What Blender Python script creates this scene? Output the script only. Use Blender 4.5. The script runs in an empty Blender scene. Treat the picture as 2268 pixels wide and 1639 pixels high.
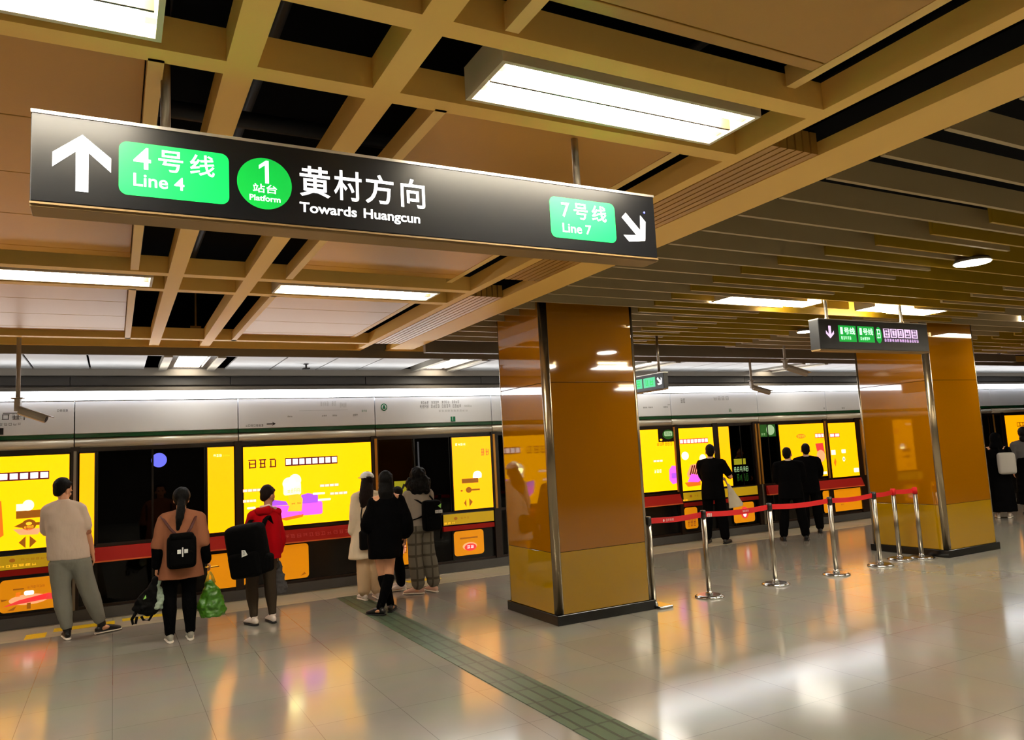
import bpy, bmesh, math, random
from mathutils import Vector, Matrix
SC = bpy.context.scene
COL = SC.collection
random.seed(7)
PI = math.pi

# ---------------------------------------------------------------- camera, world, exposure
def cam_basis(yaw, pitch, roll):
    f = Vector((math.sin(yaw)*math.cos(pitch), math.cos(yaw)*math.cos(pitch), math.sin(pitch)))
    r0 = Vector((math.cos(yaw), -math.sin(yaw), 0)); u0 = r0.cross(f)
    r = r0*math.cos(roll)+u0*math.sin(roll); u = -r0*math.sin(roll)+u0*math.cos(roll)
    return r, u, f
cd = bpy.data.cameras.new('camera'); cam = bpy.data.objects.new('camera', cd); COL.objects.link(cam)
r_, u_, f_ = cam_basis(math.radians(27.9403), math.radians(6.23928), math.radians(-3.02434))
m_ = Matrix((r_, u_, -f_)).transposed().to_4x4(); m_.translation = Vector((0, 0, 1.75)); cam.matrix_world = m_
cd.sensor_width = 36.0; cd.sensor_fit = 'HORIZONTAL'; cd.lens = 1674.5/2268*36.0; cd.clip_start = .05; cd.clip_end = 200
SC.camera = cam
vs = SC.view_settings
vs.view_transform = 'Standard'; vs.look = 'None'; vs.gamma = 1.0; vs.use_curve_mapping = False
vs.exposure = 0.1
world = bpy.data.worlds.new('world'); SC.world = world; world.use_nodes = True
world.node_tree.nodes['Background'].inputs[0].default_value = (.9, .8, .6, 1)
world.node_tree.nodes['Background'].inputs[1].default_value = .02

LAMP = 42.0       # radiance of the ceiling luminaires
HEAD = 9.0       # radiance of the strip light above the screen doors
AD = 1.0         # radiance factor of the back-lit advertisements

# ---------------------------------------------------------------- materials
def lin(c):
    return tuple((v/12.92 if v <= .04045 else ((v+.055)/1.055)**2.4) for v in (x/255 for x in c))
MATS = {}
def mat(name, c, rough=.5, metal=0, spec=.5, emit=0, bump=0, bscale=40, var=0, vscale=8, coat=0, trans=0, ecol=None, stretch=None):
    m = bpy.data.materials.new(name); m.use_nodes = True; nt = m.node_tree; b = nt.nodes['Principled BSDF']
    c4 = (*lin(c), 1)
    b.inputs['Base Color'].default_value = c4; b.inputs['Roughness'].default_value = rough
    b.inputs['Metallic'].default_value = metal; b.inputs['Specular IOR Level'].default_value = spec
    b.inputs['Coat Weight'].default_value = coat; b.inputs['Coat Roughness'].default_value = .03
    b.inputs['Transmission Weight'].default_value = trans
    if emit:
        b.inputs['Emission Color'].default_value = (*lin(ecol or c), 1); b.inputs['Emission Strength'].default_value = emit
    if bump or var:
        tc = nt.nodes.new('ShaderNodeTexCoord'); src = tc.outputs['Object']
        if stretch:
            mp = nt.nodes.new('ShaderNodeMapping'); mp.inputs['Scale'].default_value = stretch
            nt.links.new(src, mp.inputs['Vector']); src = mp.outputs['Vector']
    if bump:
        n = nt.nodes.new('ShaderNodeTexNoise'); n.inputs['Scale'].default_value = bscale; n.inputs['Detail'].default_value = 3
        nt.links.new(src, n.inputs['Vector'])
        bp = nt.nodes.new('ShaderNodeBump'); bp.inputs['Strength'].default_value = bump; bp.inputs['Distance'].default_value = .02
        nt.links.new(n.outputs['Fac'], bp.inputs['Height']); nt.links.new(bp.outputs['Normal'], b.inputs['Normal'])
    if var:
        n = nt.nodes.new('ShaderNodeTexNoise'); n.inputs['Scale'].default_value = vscale; n.inputs['Detail'].default_value = 4
        nt.links.new(src, n.inputs['Vector'])
        h = nt.nodes.new('ShaderNodeMix'); h.data_type = 'RGBA'
        h.inputs[6].default_value = tuple(v*(1-var) for v in c4[:3])+(1,); h.inputs[7].default_value = tuple(min(1, v*(1+var)) for v in c4[:3])+(1,)
        nt.links.new(n.outputs['Fac'], h.inputs[0]); nt.links.new(h.outputs[2], b.inputs['Base Color'])
    MATS[name] = m
    return m
def M(n): return MATS[n]
mat('beam paint', (253, 204, 104), .55, bump=.02, bscale=90)
mat('panel paint', (190, 143, 64), .38, metal=.2, bump=.02, bscale=60)
mat('trim paint', (244, 202, 118), .5)
mat('slat paint', (178, 158, 116), .5)
mat('gold slat paint', (176, 142, 24), .42, metal=.2)
mat('void black', (9, 9, 11), .9, spec=.1)
mat('void pipe', (26, 26, 30), .6)
mat('white panel', (178, 176, 172), .4)
mat('fascia grey', (116, 106, 92), .5)
mat('rail grey', (176, 168, 152), .5)
mat('fascia dark', (66, 59, 50), .45)
mat('header white', (238, 240, 244), .28, spec=.5)
mat('header green', (4, 78, 38), .25)
mat('header metal', (222, 214, 194), .3, metal=.25)
mat('seam dark', (40, 38, 36), .6)
mat('frame brown', (34, 18, 8), .3)
mat('frame black', (13, 12, 11), .25)
mat('frame gold', (214, 150, 60), .3, metal=.6)
mat('plinth grey', (74, 72, 70), .5, var=.15)
mat('red board', (168, 20, 6), .55, spec=.2)
mat('orange lip', (236, 110, 50), .4)
mat('red print', (206, 62, 50), .5)
mat('steel', (188, 186, 182), .2, metal=1)
mat('brushed steel', (170, 162, 148), .3, metal=1)
mat('dark steel', (70, 70, 72), .3, metal=1)
mat('pillar glass', (154, 95, 0), .035, spec=.8)
mat('pillar glass low', (168, 126, 0), .04, spec=.8)
for n_ in ('pillar glass', 'pillar glass low'): MATS[n_].node_tree.nodes['Principled BSDF'].inputs['IOR'].default_value = 1.8
mat('pillar steel', (158, 142, 116), .25, metal=.9)
mat('pillar base', (14, 13, 12), .2)
mat('lamp white', (255, 250, 238), .5, emit=LAMP, ecol=(255, 246, 226))
mat('lamp divider', (70, 54, 36), .5)
mat('edge lens', (255, 250, 238), .5, emit=LAMP*.3, ecol=(255, 248, 232))
mat('lamp tube', (255, 252, 244), .5, emit=LAMP*1.6, ecol=(255, 248, 232))
mat('lamp housing', (214, 200, 168), .45)
mat('lamp reflector', (250, 246, 232), .3, emit=.8, ecol=(255, 240, 205))
mat('strip lamp', (255, 253, 248), .5, emit=HEAD, ecol=(246, 249, 255))
mat('sign black', (10, 12, 17), .3, spec=.5)
mat('sign grey', (44, 45, 47), .4)
mat('sign tray', (140, 112, 70), .45)
mat('sign rail', (214, 208, 200), .25, metal=.7)
mat('sign white', (255, 255, 255), .5, emit=1.05)
mat('sign mint', (220, 255, 236), .5, emit=.95)
mat('sign pink', (240, 205, 250), .5, emit=.95)
mat('sign green', (0, 205, 84), .4, emit=.62, ecol=(0, 232, 96))
mat('sign green dark', (0, 168, 58), .4, emit=.5, ecol=(0, 196, 70))
mat('sign teal', (90, 225, 165), .4, emit=.7)
YC = (255, 206, 0)
mat('ad yellow', (120, 92, 0), .3, emit=1.8*AD, ecol=(255, 174, 0))
mat('ad strip', (120, 90, 0), .3, emit=1.8*AD, ecol=(255, 158, 0))
mat('ad amber', (140, 90, 0), .3, emit=1.3*AD, ecol=(255, 152, 0))
mat('ad amber low', (215, 140, 8), .3, emit=.45*AD, ecol=(255, 156, 4))
mat('ad olive', (190, 150, 20), .3, emit=.28*AD, ecol=(235, 190, 20))
mat('ad cream', (255, 250, 214), .3, emit=1.1*AD)
mat('ad white', (255, 250, 250), .3, emit=1.1*AD)
mat('ad brown', (176, 104, 14), .4, emit=.35*AD)
mat('ad maroon', (120, 20, 40), .4, emit=.25*AD)
mat('ad violet', (176, 84, 255), .4, emit=.9*AD)
mat('ad pink', (255, 96, 236), .4, emit=1.0*AD)
mat('ad orange', (255, 112, 20), .4, emit=.9*AD)
mat('ad peach', (255, 170, 120), .4, emit=.8*AD)
mat('ad red', (232, 62, 60), .4, emit=.7*AD)
mat('ad gold', (255, 196, 40), .4, emit=1.0*AD)
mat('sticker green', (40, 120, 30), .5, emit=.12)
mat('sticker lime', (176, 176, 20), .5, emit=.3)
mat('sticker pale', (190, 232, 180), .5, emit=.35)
mat('glow blue', (104, 112, 250), .4, emit=.85)  # emissive blue for the painted door reflection and the sign indicator
mat('ink grey', (120, 122, 124), .5)
mat('ink pale', (186, 188, 190), .5)
mat('ink black', (16, 16, 18), .5)
mat('ink green', (0, 128, 84), .5)
mat('belt red', (206, 10, 16), .6)
mat('belt white', (240, 220, 220), .5)
mat('floor mark yellow', (232, 196, 20), .4)
mat('cam white', (160, 150, 136), .45)
mat('cam black', (12, 12, 12), .4)
# people
mat('skin', (214, 156, 118), .5, bump=.03, bscale=120)
mat('skin dark', (170, 112, 84), .5, bump=.03, bscale=120)
mat('eye', (20, 14, 12), .2)
mat('lips', (160, 84, 76), .45)
mat('hair black', (6, 5, 5), .6, spec=.15, bump=.35, bscale=60, stretch=(3, 3, .35))
mat('hair brown', (22, 11, 9), .6, spec=.15, bump=.35, bscale=60, stretch=(3, 3, .35))
def cloth(n, c, b=.55, s=11, **k): return mat(n, c, k.pop('rough', .9), spec=.05, bump=b, bscale=s, stretch=(1, 1, .4), **k)
cloth('cloth white', (216, 196, 178)); cloth('cloth grey trousers', (132, 132, 122)); cloth('cloth tan', (146, 94, 68))
cloth('cloth black', (5, 5, 6)); cloth('cloth knit black', (6, 6, 7), .5, 90); cloth('cloth red', (176, 12, 22))
cloth('cloth leggings', (66, 56, 46)); cloth('cloth cream', (226, 208, 178)); cloth('cloth beige', (206, 176, 138))
cloth('cloth navy suit', (7, 7, 8), .15); cloth('cloth grey top', (148, 138, 126)); cloth('cloth collar', (228, 196, 180))
cloth('cloth grey bag', (168, 164, 158), .2); cloth('cloth grey coat', (84, 82, 82))
mat('backpack nylon', (4, 4, 4), .75, spec=.06, bump=.3, bscale=18)
mat('strap brown', (70, 22, 16), .6)
mat('bag leather', (6, 6, 6), .6, spec=.1, bump=.2, bscale=30)
mat('bag plastic clear', (140, 158, 140), .25, bump=.8, bscale=24, var=.4, vscale=20)
mat('bag plastic green', (58, 112, 20), .3, bump=.7, bscale=14, var=.5, vscale=9)
mat('bag plastic yellow', (206, 168, 50), .3, bump=.6, bscale=14)
mat('bag paper white', (226, 214, 190), .6, bump=.1, bscale=12)
mat('shoe white', (226, 212, 200), .55); mat('shoe black', (13, 13, 14), .4); mat('shoe grey', (150, 148, 136), .6)
mat('shoe pink', (206, 164, 140), .55); mat('shoe sole', (236, 228, 214), .6); mat('sole black', (16, 16, 16), .6)
mat('badge white', (226, 230, 226), .4); mat('badge lime', (150, 220, 110), .4)
mat('phone', (18, 16, 16), .15); mat('phone glow', (250, 180, 60), .3, emit=.6)
mat('mask white', (225, 225, 222), .7)

def plaid_mat():
    m = mat('cloth plaid', (104, 98, 82), .85, spec=.2); nt = m.node_tree; b = nt.nodes['Principled BSDF']
    tc = nt.nodes.new('ShaderNodeTexCoord'); acc = None
    for ax, sc in (('X', 60), ('Z', 42)):
        sx = nt.nodes.new('ShaderNodeSeparateXYZ'); nt.links.new(tc.outputs['Object'], sx.inputs[0])
        mu = nt.nodes.new('ShaderNodeMath'); mu.operation = 'MULTIPLY'; mu.inputs[1].default_value = sc
        si = nt.nodes.new('ShaderNodeMath'); si.operation = 'SINE'
        gt = nt.nodes.new('ShaderNodeMath'); gt.operation = 'GREATER_THAN'; gt.inputs[1].default_value = .8
        nt.links.new(sx.outputs[ax], mu.inputs[0]); nt.links.new(mu.outputs[0], si.inputs[0]); nt.links.new(si.outputs[0], gt.inputs[0])
        if acc is None: acc = gt.outputs[0]
        else:
            mx = nt.nodes.new('ShaderNodeMath'); mx.operation = 'MAXIMUM'; nt.links.new(acc, mx.inputs[0]); nt.links.new(gt.outputs[0], mx.inputs[1]); acc = mx.outputs[0]
    h = nt.nodes.new('ShaderNodeMix'); h.data_type = 'RGBA'
    h.inputs[6].default_value = (*lin((112, 106, 92)), 1); h.inputs[7].default_value = (*lin((78, 72, 62)), 1)
    nt.links.new(acc, h.inputs[0]); nt.links.new(h.outputs[2], b.inputs['Base Color'])
plaid_mat()

def floor_mat(name, c1, c2, cm, bw, bh, rough, mortar=.004, off=0., bump=0.):
    m = mat(name, c1, rough, spec=1.0); nt = m.node_tree; b = nt.nodes['Principled BSDF']
    tc = nt.nodes.new('ShaderNodeTexCoord'); mp = nt.nodes.new('ShaderNodeMapping')
    mp.inputs['Location'].default_value = (0, .25, 0)
    nt.links.new(tc.outputs['Object'], mp.inputs['Vector'])
    br = nt.nodes.new('ShaderNodeTexBrick'); br.offset = off; br.inputs['Scale'].default_value = 1
    br.inputs['Brick Width'].default_value = bw; br.inputs['Row Height'].default_value = bh
    br.inputs['Mortar Size'].default_value = mortar; br.inputs['Mortar Smooth'].default_value = .2; br.inputs['Bias'].default_value = 0
    br.inputs['Color1'].default_value = (*lin(c1), 1); br.inputs['Color2'].default_value = (*lin(c2), 1); br.inputs['Mortar'].default_value = (*lin(cm), 1)
    nt.links.new(mp.outputs['Vector'], br.inputs['Vector'])
    no = nt.nodes.new('ShaderNodeTexNoise'); no.inputs['Scale'].default_value = 2.2; no.inputs['Detail'].default_value = 6
    nt.links.new(tc.outputs['Object'], no.inputs['Vector'])
    mx = nt.nodes.new('ShaderNodeMix'); mx.data_type = 'RGBA'; mx.blend_type = 'OVERLAY'; mx.inputs[0].default_value = .12
    nt.links.new(br.outputs['Color'], mx.inputs[6]); nt.links.new(no.outputs['Color'], mx.inputs[7]); nt.links.new(mx.outputs[2], b.inputs['Base Color'])
    mr = nt.nodes.new('ShaderNodeMapRange'); mr.inputs['To Min'].default_value = rough*.75; mr.inputs['To Max'].default_value = rough*1.25
    nt.links.new(no.outputs['Fac'], mr.inputs['Value']); nt.links.new(mr.outputs['Result'], b.inputs['Roughness'])
    if bump:
        bp = nt.nodes.new('ShaderNodeBump'); bp.inputs['Strength'].default_value = bump; bp.inputs['Distance'].default_value = .004; bp.invert = True
        nt.links.new(br.outputs['Fac'], bp.inputs['Height']); nt.links.new(bp.outputs['Normal'], b.inputs['Normal'])
    return m
floor_mat('floor tile', (150, 146, 134), (146, 141, 129), (120, 114, 104), .6, .8, .13, .0025)
floor_mat('edge stone', (196, 186, 158), (190, 180, 152), (150, 140, 118), 1.2, .8, .2, .003)
floor_mat('tactile tile', (72, 94, 70), (66, 86, 64), (40, 50, 36), .105, .3, .4, .012, 0., .6)

def glass_mat():
    m = bpy.data.materials.new('door glass'); m.use_nodes = True; nt = m.node_tree; nt.nodes.remove(nt.nodes['Principled BSDF'])
    out = nt.nodes['Material Output']; tr = nt.nodes.new('ShaderNodeBsdfTransparent'); tr.inputs[0].default_value = (.22, .22, .22, 1)
    gl = nt.nodes.new('ShaderNodeBsdfGlossy'); gl.inputs['Roughness'].default_value = .02; gl.inputs[0].default_value = (.8, .8, .8, 1)
    fr = nt.nodes.new('ShaderNodeFresnel'); fr.inputs[0].default_value = 1.45
    mx = nt.nodes.new('ShaderNodeMixShader'); nt.links.new(fr.outputs[0], mx.inputs[0]); nt.links.new(tr.outputs[0], mx.inputs[1]); nt.links.new(gl.outputs[0], mx.inputs[2])
    nt.links.new(mx.outputs[0], out.inputs['Surface']); MATS['door glass'] = m
glass_mat()

# ---------------------------------------------------------------- mesh helpers
def box(bm, x0, x1, y0, y1, z0, z1, bev=0, mi=0):
    v = [bm.verts.new(p) for p in ((x0, y0, z0), (x1, y0, z0), (x1, y1, z0), (x0, y1, z0), (x0, y0, z1), (x1, y0, z1), (x1, y1, z1), (x0, y1, z1))]
    fs = [bm.faces.new([v[i] for i in q]) for q in ((3, 2, 1, 0), (4, 5, 6, 7), (0, 1, 5, 4), (1, 2, 6, 5), (2, 3, 7, 6), (3, 0, 4, 7))]
    for f in fs: f.material_index = mi
    if bev:
        es = list({e for f in fs for e in f.edges})
        r = bmesh.ops.bevel(bm, geom=es, offset=bev, segments=3, affect='EDGES', profile=.5)
        for f in r['faces']: f.material_index = mi
def tube(bm, pts, rads, n=14, ref=(1, 0, 0), smooth=True, caps=True, mi=0):
    pts = [Vector(p) for p in pts]; ref = Vector(ref); rings = []
    rads = [(r, r) if not isinstance(r, (tuple, list)) else r for r in rads]
    P, Rr = list(pts), list(rads)
    if caps == 'round':
        a = (pts[0]-pts[1]).normalized()*min(rads[0])*.7; b = (pts[-1]-pts[-2]).normalized()*min(rads[-1])*.7
        P = [pts[0]+a]+P+[pts[-1]+b]; Rr = [tuple(x*.55 for x in rads[0])]+Rr+[tuple(x*.55 for x in rads[-1])]
    for i, p in enumerate(P):
        t = (P[min(i+1, len(P)-1)]-P[max(i-1, 0)]).normalized()
        u = ref-ref.dot(t)*t
        if u.length < .2: u = Vector((0, 1, 0))-t.y*t
        u.normalize(); v = t.cross(u)
        rings.append([bm.verts.new(p+u*math.cos(2*PI*k/n)*Rr[i][0]+v*math.sin(2*PI*k/n)*Rr[i][1]) for k in range(n)])
    for a, b in zip(rings, rings[1:]):
        for k in range(n):
            f = bm.faces.new((a[k], a[(k+1) % n], b[(k+1) % n], b[k])); f.smooth = smooth; f.material_index = mi
    for rg in (list(reversed(rings[0])), rings[-1]):
        f = bm.faces.new(rg); f.material_index = mi
def loft(bm, rings, n=28):
    """rings: (z, cx, cy, rx, ry) ellipses stacked upwards"""
    rs = [[bm.verts.new((cx+math.cos(2*PI*k/n)*rx, cy+math.sin(2*PI*k/n)*ry, z)) for k in range(n)] for z, cx, cy, rx, ry in rings]
    for a, b in zip(rs, rs[1:]):
        for k in range(n):
            q = (a[k], a[(k+1) % n], b[(k+1) % n], b[k])
            bm.faces.new(q if rings[1][0] > rings[0][0] else q[::-1]).smooth = True
    up = rings[1][0] > rings[0][0]
    bm.faces.new(list(reversed(rs[0])) if up else rs[0]); bm.faces.new(rs[-1] if up else list(reversed(rs[-1])))
def ball(bm, c, r, seg=20, rings=14, mi=0):
    r = (r, r, r) if not isinstance(r, (tuple, list)) else r
    res = bmesh.ops.create_uvsphere(bm, u_segments=seg, v_segments=rings, radius=1, matrix=Matrix.Translation(c) @ Matrix.Diagonal((*r, 1)))
    for v in res['verts']:
        for f in v.link_faces: f.smooth = True; f.material_index = mi
def obj(name, bm, mats, parent=None, smooth=False, kind=None, loc=None):
    me = bpy.data.meshes.new(name)
    bmesh.ops.recalc_face_normals(bm, faces=bm.faces) if smooth != 'flatsheet' else None
    bm.to_mesh(me); bm.free()
    for m in (mats if isinstance(mats, (list, tuple)) else [mats]): me.materials.append(M(m))
    o = bpy.data.objects.new(name, me); COL.objects.link(o)
    if parent is not None: o.parent = parent
    if kind: o['kind'] = kind
    if loc: o.location = loc
    return o
def tag(o, label, cat, group=None):
    o['label'] = label; o['category'] = cat
    if group: o['group'] = group
    return o
def thing(name, label, cat, loc=(0, 0, 0), rz=0, group=None):
    o = bpy.data.objects.new(name, None); COL.objects.link(o); o.empty_display_size = .1
    o.location = loc; o.rotation_euler = (0, 0, rz)
    return tag(o, label, cat, group)
def B(*boxes, bev=0):
    bm = bmesh.new()
    for b in boxes: box(bm, *b, bev=bev)
    return bm
def remesh(o, vox=.012, it=4, disp=0, dsize=.12):
    md = o.modifiers.new('remesh', 'REMESH'); md.mode = 'VOXEL'; md.voxel_size = vox; md.use_smooth_shade = True
    sm = o.modifiers.new('smooth', 'SMOOTH'); sm.factor = .5; sm.iterations = it
    if disp:
        t = bpy.data.textures.get('folds%.3f' % dsize) or bpy.data.textures.new('folds%.3f' % dsize, 'CLOUDS')
        t.noise_scale = dsize; t.noise_depth = 1
        d = o.modifiers.new('folds', 'DISPLACE'); d.texture = t; d.strength = disp; d.mid_level = .5; d.texture_coords = 'GLOBAL'
    return o

class Sheet:
    """flat print made of polygons; x right, z up, layers 1.2 mm apart towards -y"""
    def __init__(s): s.bm = bmesh.new(); s.m = []
    def mi(s, m):
        if m not in s.m: s.m.append(m)
        return s.m.index(m)
    def poly(s, pts, m, l=0):
        f = s.bm.faces.new([s.bm.verts.new((x, -l*.0012, z)) for x, z in pts]); f.material_index = s.mi(m)
        f.normal_update()
        if f.normal.y > 0: f.normal_flip()
    def rect(s, x0, x1, z0, z1, m, l=0): s.poly([(x0, z0), (x1, z0), (x1, z1), (x0, z1)], m, l)
    def rrect(s, x0, x1, z0, z1, r, m, l=0):
        p = []
        for cx, cz, a in ((x1-r, z0+r, -90), (x1-r, z1-r, 0), (x0+r, z1-r, 90), (x0+r, z0+r, 180)):
            p += [(cx+r*math.cos(math.radians(a+t)), cz+r*math.sin(math.radians(a+t))) for t in range(0, 91, 15)]
        s.poly(p, m, l)
    def ell(s, cx, cz, rx, rz, m, l=0, n=32): s.poly([(cx+rx*math.cos(2*PI*k/n), cz+rz*math.sin(2*PI*k/n)) for k in range(n)], m, l)
    def glyphs(s, x0, x1, z0, z1, n, m, l=1, rnd=None):
        """n small blurred characters: unreadable stroke clusters, as the photograph shows them"""
        rnd = rnd or random; w = (x1-x0)/n; h = z1-z0; t = min(h, w)*.13
        for i in range(n):
            a = x0+i*w+w*.08; b = a+w*.8
            for k in range(3):
                if rnd.random() < .8:
                    z = z0+h*(.04+.42*k); s.rect(a+rnd.random()*w*.15, b-rnd.random()*w*.15, z, z+t, m, l)
            for k in range(2):
                x = a+(b-a)*(.1+.55*k+rnd.random()*.2); s.rect(x, x+t, z0+h*rnd.random()*.2, z1-h*rnd.random()*.2, m, l)
    def build(s, name, parent, loc=(0, 0, 0)):
        return obj(name, s.bm, s.m, parent, smooth='flatsheet', loc=loc)

def lettering(name, body, x0, x1, z0, z1, m, parent, y=0, bold=.0, mat_rot=None):
    """text outlines stretched into the given rectangle of the x-z plane, facing -y, with a small thickness"""
    cu = bpy.data.curves.new(name, 'FONT'); cu.body = body; cu.offset = bold; cu.extrude = .01; cu.resolution_u = 4
    t = bpy.data.objects.new(name, cu); COL.objects.link(t)
    me = bpy.data.meshes.new_from_object(t); bpy.data.objects.remove(t); bpy.data.curves.remove(cu)
    xs = [v.co.x for v in me.vertices]; ys = [v.co.y for v in me.vertices]
    ax, bx, ay, by = min(xs), max(xs), min(ys), max(ys)
    for v in me.vertices:
        v.co = Vector((x0+(v.co.x-ax)/(bx-ax)*(x1-x0), y-.0008-.0012*(v.co.z > 0), z0+(v.co.y-ay)/(by-ay)*(z1-z0)))
    me.materials.clear(); me.materials.append(M(m))
    o = bpy.data.objects.new(name, me); COL.objects.link(o); o.parent = parent
    return o
def arrow(bm, cx, cz, s, ang, y, w=.2, head=.52):
    """open arrow of a given size, pointing up before it is turned by ang"""
    c, sn = math.cos(ang), math.sin(ang)
    p = [(-w/2, -.55), (w/2, -.55), (w/2, .22), (head, -.12), (head, .16), (0, .56), (-head, .16), (-head, -.12), (-w/2, .22)]
    a = [bm.verts.new((cx+s*(x*c-z*sn), y, cz+s*(x*sn+z*c))) for x, z in p]
    b = [bm.verts.new((v.co.x, y+.002, v.co.z)) for v in a]
    for lst in (a, b):
        for q in ((0, 1, 2, 8), (2, 3, 4, 5), (8, 2, 5), (8, 5, 6, 7)): bm.faces.new([lst[i] for i in q])
    for i in range(9): bm.faces.new((a[i], a[(i+1) % 9], b[(i+1) % 9], b[i]))

# ================================================================ the setting
X0, X1, YB, YW = -9.0, 27.0, -8.5, 10.80
ZC = 3.25
def struct(name, bm, m, **k): return obj(name, bm, m, kind='structure', **k)
struct('floor', B((X0, X1, YB, 10.80, -.2, 0)), 'floor tile')
struct('trim_1', B((X0, X1, 10.02, 10.80, 0, .002)), 'edge stone')                      # pale stone strip along the doors
struct('trim_2', B((2.555, 2.88, -3.0, 8.45, 0, .006), (2.555, 2.88, 8.45, 10.0, 0, .006)), 'tactile tile')
struct('trim_3', B((-.86, -.66, 10.06, 10.34, .002, .004), (-.60, .02, 10.30, 10.52, .002, .004), (.10, .55, 10.40, 10.58, .002, .004), (3.1, 3.5, 10.2, 10.42, .002, .004), (3.7, 4.2, 10.42, 10.6, .002, .004)), 'floor mark yellow')
struct('trim_4', B((X0, X1, 10.74, 10.80, .002, .012)), 'brushed steel')               # metal threshold
struct('wall_back', B((X0, X1, YB-.2, YB, 0, 4.6)), 'fascia dark')
struct('wall_left', B((X0-.2, X0, YB, 14, 0, 4.6)), 'fascia dark')
struct('wall_right', B((X1, X1+.2, YB, 14, 0, 4.6)), 'fascia dark')
struct('wall_tunnel', B((X0, X1, 13.0, 13.2, -1.5, 4.6), (X0, X1, 10.95, 13.0, -1.5, -1.3), (X0, X1, 11.0, 11.1, 2.66, 2.78)), 'void black')
struct('ceiling', B((X0, X1, YB, 13.0, 4.4, 4.6)), 'void black')

# coffered ceiling: flat bars running across and along, each one continuous
def ceiling_bars(name, xs, ys, xr, yr, h=.13, m='beam paint'):
    bm = bmesh.new()
    for a, b in xs: box(bm, a, b, yr[0], yr[1], ZC, ZC+h)
    for a, b in ys:
        cuts = [xr[0]]+[v for x in xs if xr[0] < x[0] < xr[1] for v in x]+[xr[1]]
        for i in range(0, len(cuts)-1, 2):
            if cuts[i+1]-cuts[i] > .01: box(bm, cuts[i], cuts[i+1], a, b, ZC, ZC+h)
    return struct(name, bm, m)
BARX = [(-2.26, -2.15), (-1.67, -1.56), (.365, .475), (.925, 1.04), (2.90, 2.985)]
PAIRS = []
for c in (-5.29, -1.35, 2.59, 6.53): PAIRS += [(c-.33, c-.23), (c+.23, c+.33)]
ENDS = [(9.36, 9.46), (9.96, 10.04)]
ceiling_bars('ceiling_coffer', BARX, PAIRS+ENDS, (-4.6, 2.90), (-8.4, 10.04))
struct('ceiling_edge_beam', B((3.345, 3.68, -8.4, 10.04, ZC, ZC+.075)), 'beam paint')
struct('ceiling_rail', B((X0, X1, 10.04, 10.075, 3.15, 3.27), (X0, X1, 10.0, 10.075, 3.27, 3.40)), 'fascia grey')
struct('ceiling_rail_edge', B((3.68, X1, 9.955, 10.04, ZC, ZC+.12), (X0, -4.6, 9.955, 10.04, ZC, ZC+.12)), 'beam paint')
# flat metal panels between the bars, three to four trays per bay, each tray bent down at its edges
def tray_panels(name, x0, x1, y0, y1, step=.72):
    bm = bmesh.new(); y = y0
    while y < y1-.05:
        e = min(y+step, y1)
        box(bm, x0, x1, y+.004, e-.004, 3.305, 3.33, bev=.003); y += step
    return struct(name, bm, 'panel paint')
def panel_frame(name, x0, x1, y0, y1):
    lo, hi = (ZC, ZC+.10), (3.305, 3.40)
    a, b = (hi, lo) if x0 < .5 else (lo, hi)
    bm = B((x0, x0+.055, y0, y1, *a), (x1-.055, x1, y0, y1, *b)); return struct(name, bm, 'trim paint')
for i, (a, b) in enumerate(((-1.42, .10), (1.29, 2.64), (-4.3, -2.45))):
    for j, (c, d) in enumerate(((-4.8, -1.85), (-.85, 2.10), (3.00, 6.02), (6.92, 9.30))):
        tray_panels('ceiling_tray_panel', a, b, c, d)
        panel_frame('ceiling_tray_frame', a-.058, b+.06, c-.1, d+.14)
# pipes and hangers up in the dark void
bm = bmesh.new()
for y in (1.2, 4.4, 8.2): tube(bm, [(-4, y, 3.75), (3.3, y, 3.75)], [.05, .05], 10)
for x in (.2, .7, 2.8): tube(bm, [(x, -6, 3.9), (x, 9.6, 3.9)], [.035, .035], 10)
tube(bm, [(3.18, -2, 3.5), (3.18, 2.6, 3.5)], [.09, .09], 12)
struct('ceiling_pipes', bm, 'void pipe')
tag(obj('ceiling_tag', B((.80, .92, 9.60, 9.612, 3.40, 3.45), (.85, .87, 9.604, 9.61, 3.45, 3.9)), 'sign tray'), 'small pale tag hanging in the dark ceiling void over the doors', 'tag')

# linear air grille between the two long beams
def air_grille(y0, y1, label):
    t = thing('air_grille', label, 'air vent', (3.165, (y0+y1)/2, 3.27), group=None)
    L = (y1-y0)/2
    for k in range(6): obj('blade', B((-.168+k*.058, -.122+k*.058, -L, L, -.02, .10)), 'panel paint', t)
    obj('plenum', B((-.17, .17, -L+.01, L-.01, .10, .12)), 'void black', t)
air_grille(2.66, 5.7, 'slotted air grille between the long ceiling beams right of the hanging sign')
air_grille(6.4, 9.4, 'slotted air grille between the long ceiling beams nearer the screen doors')

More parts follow.
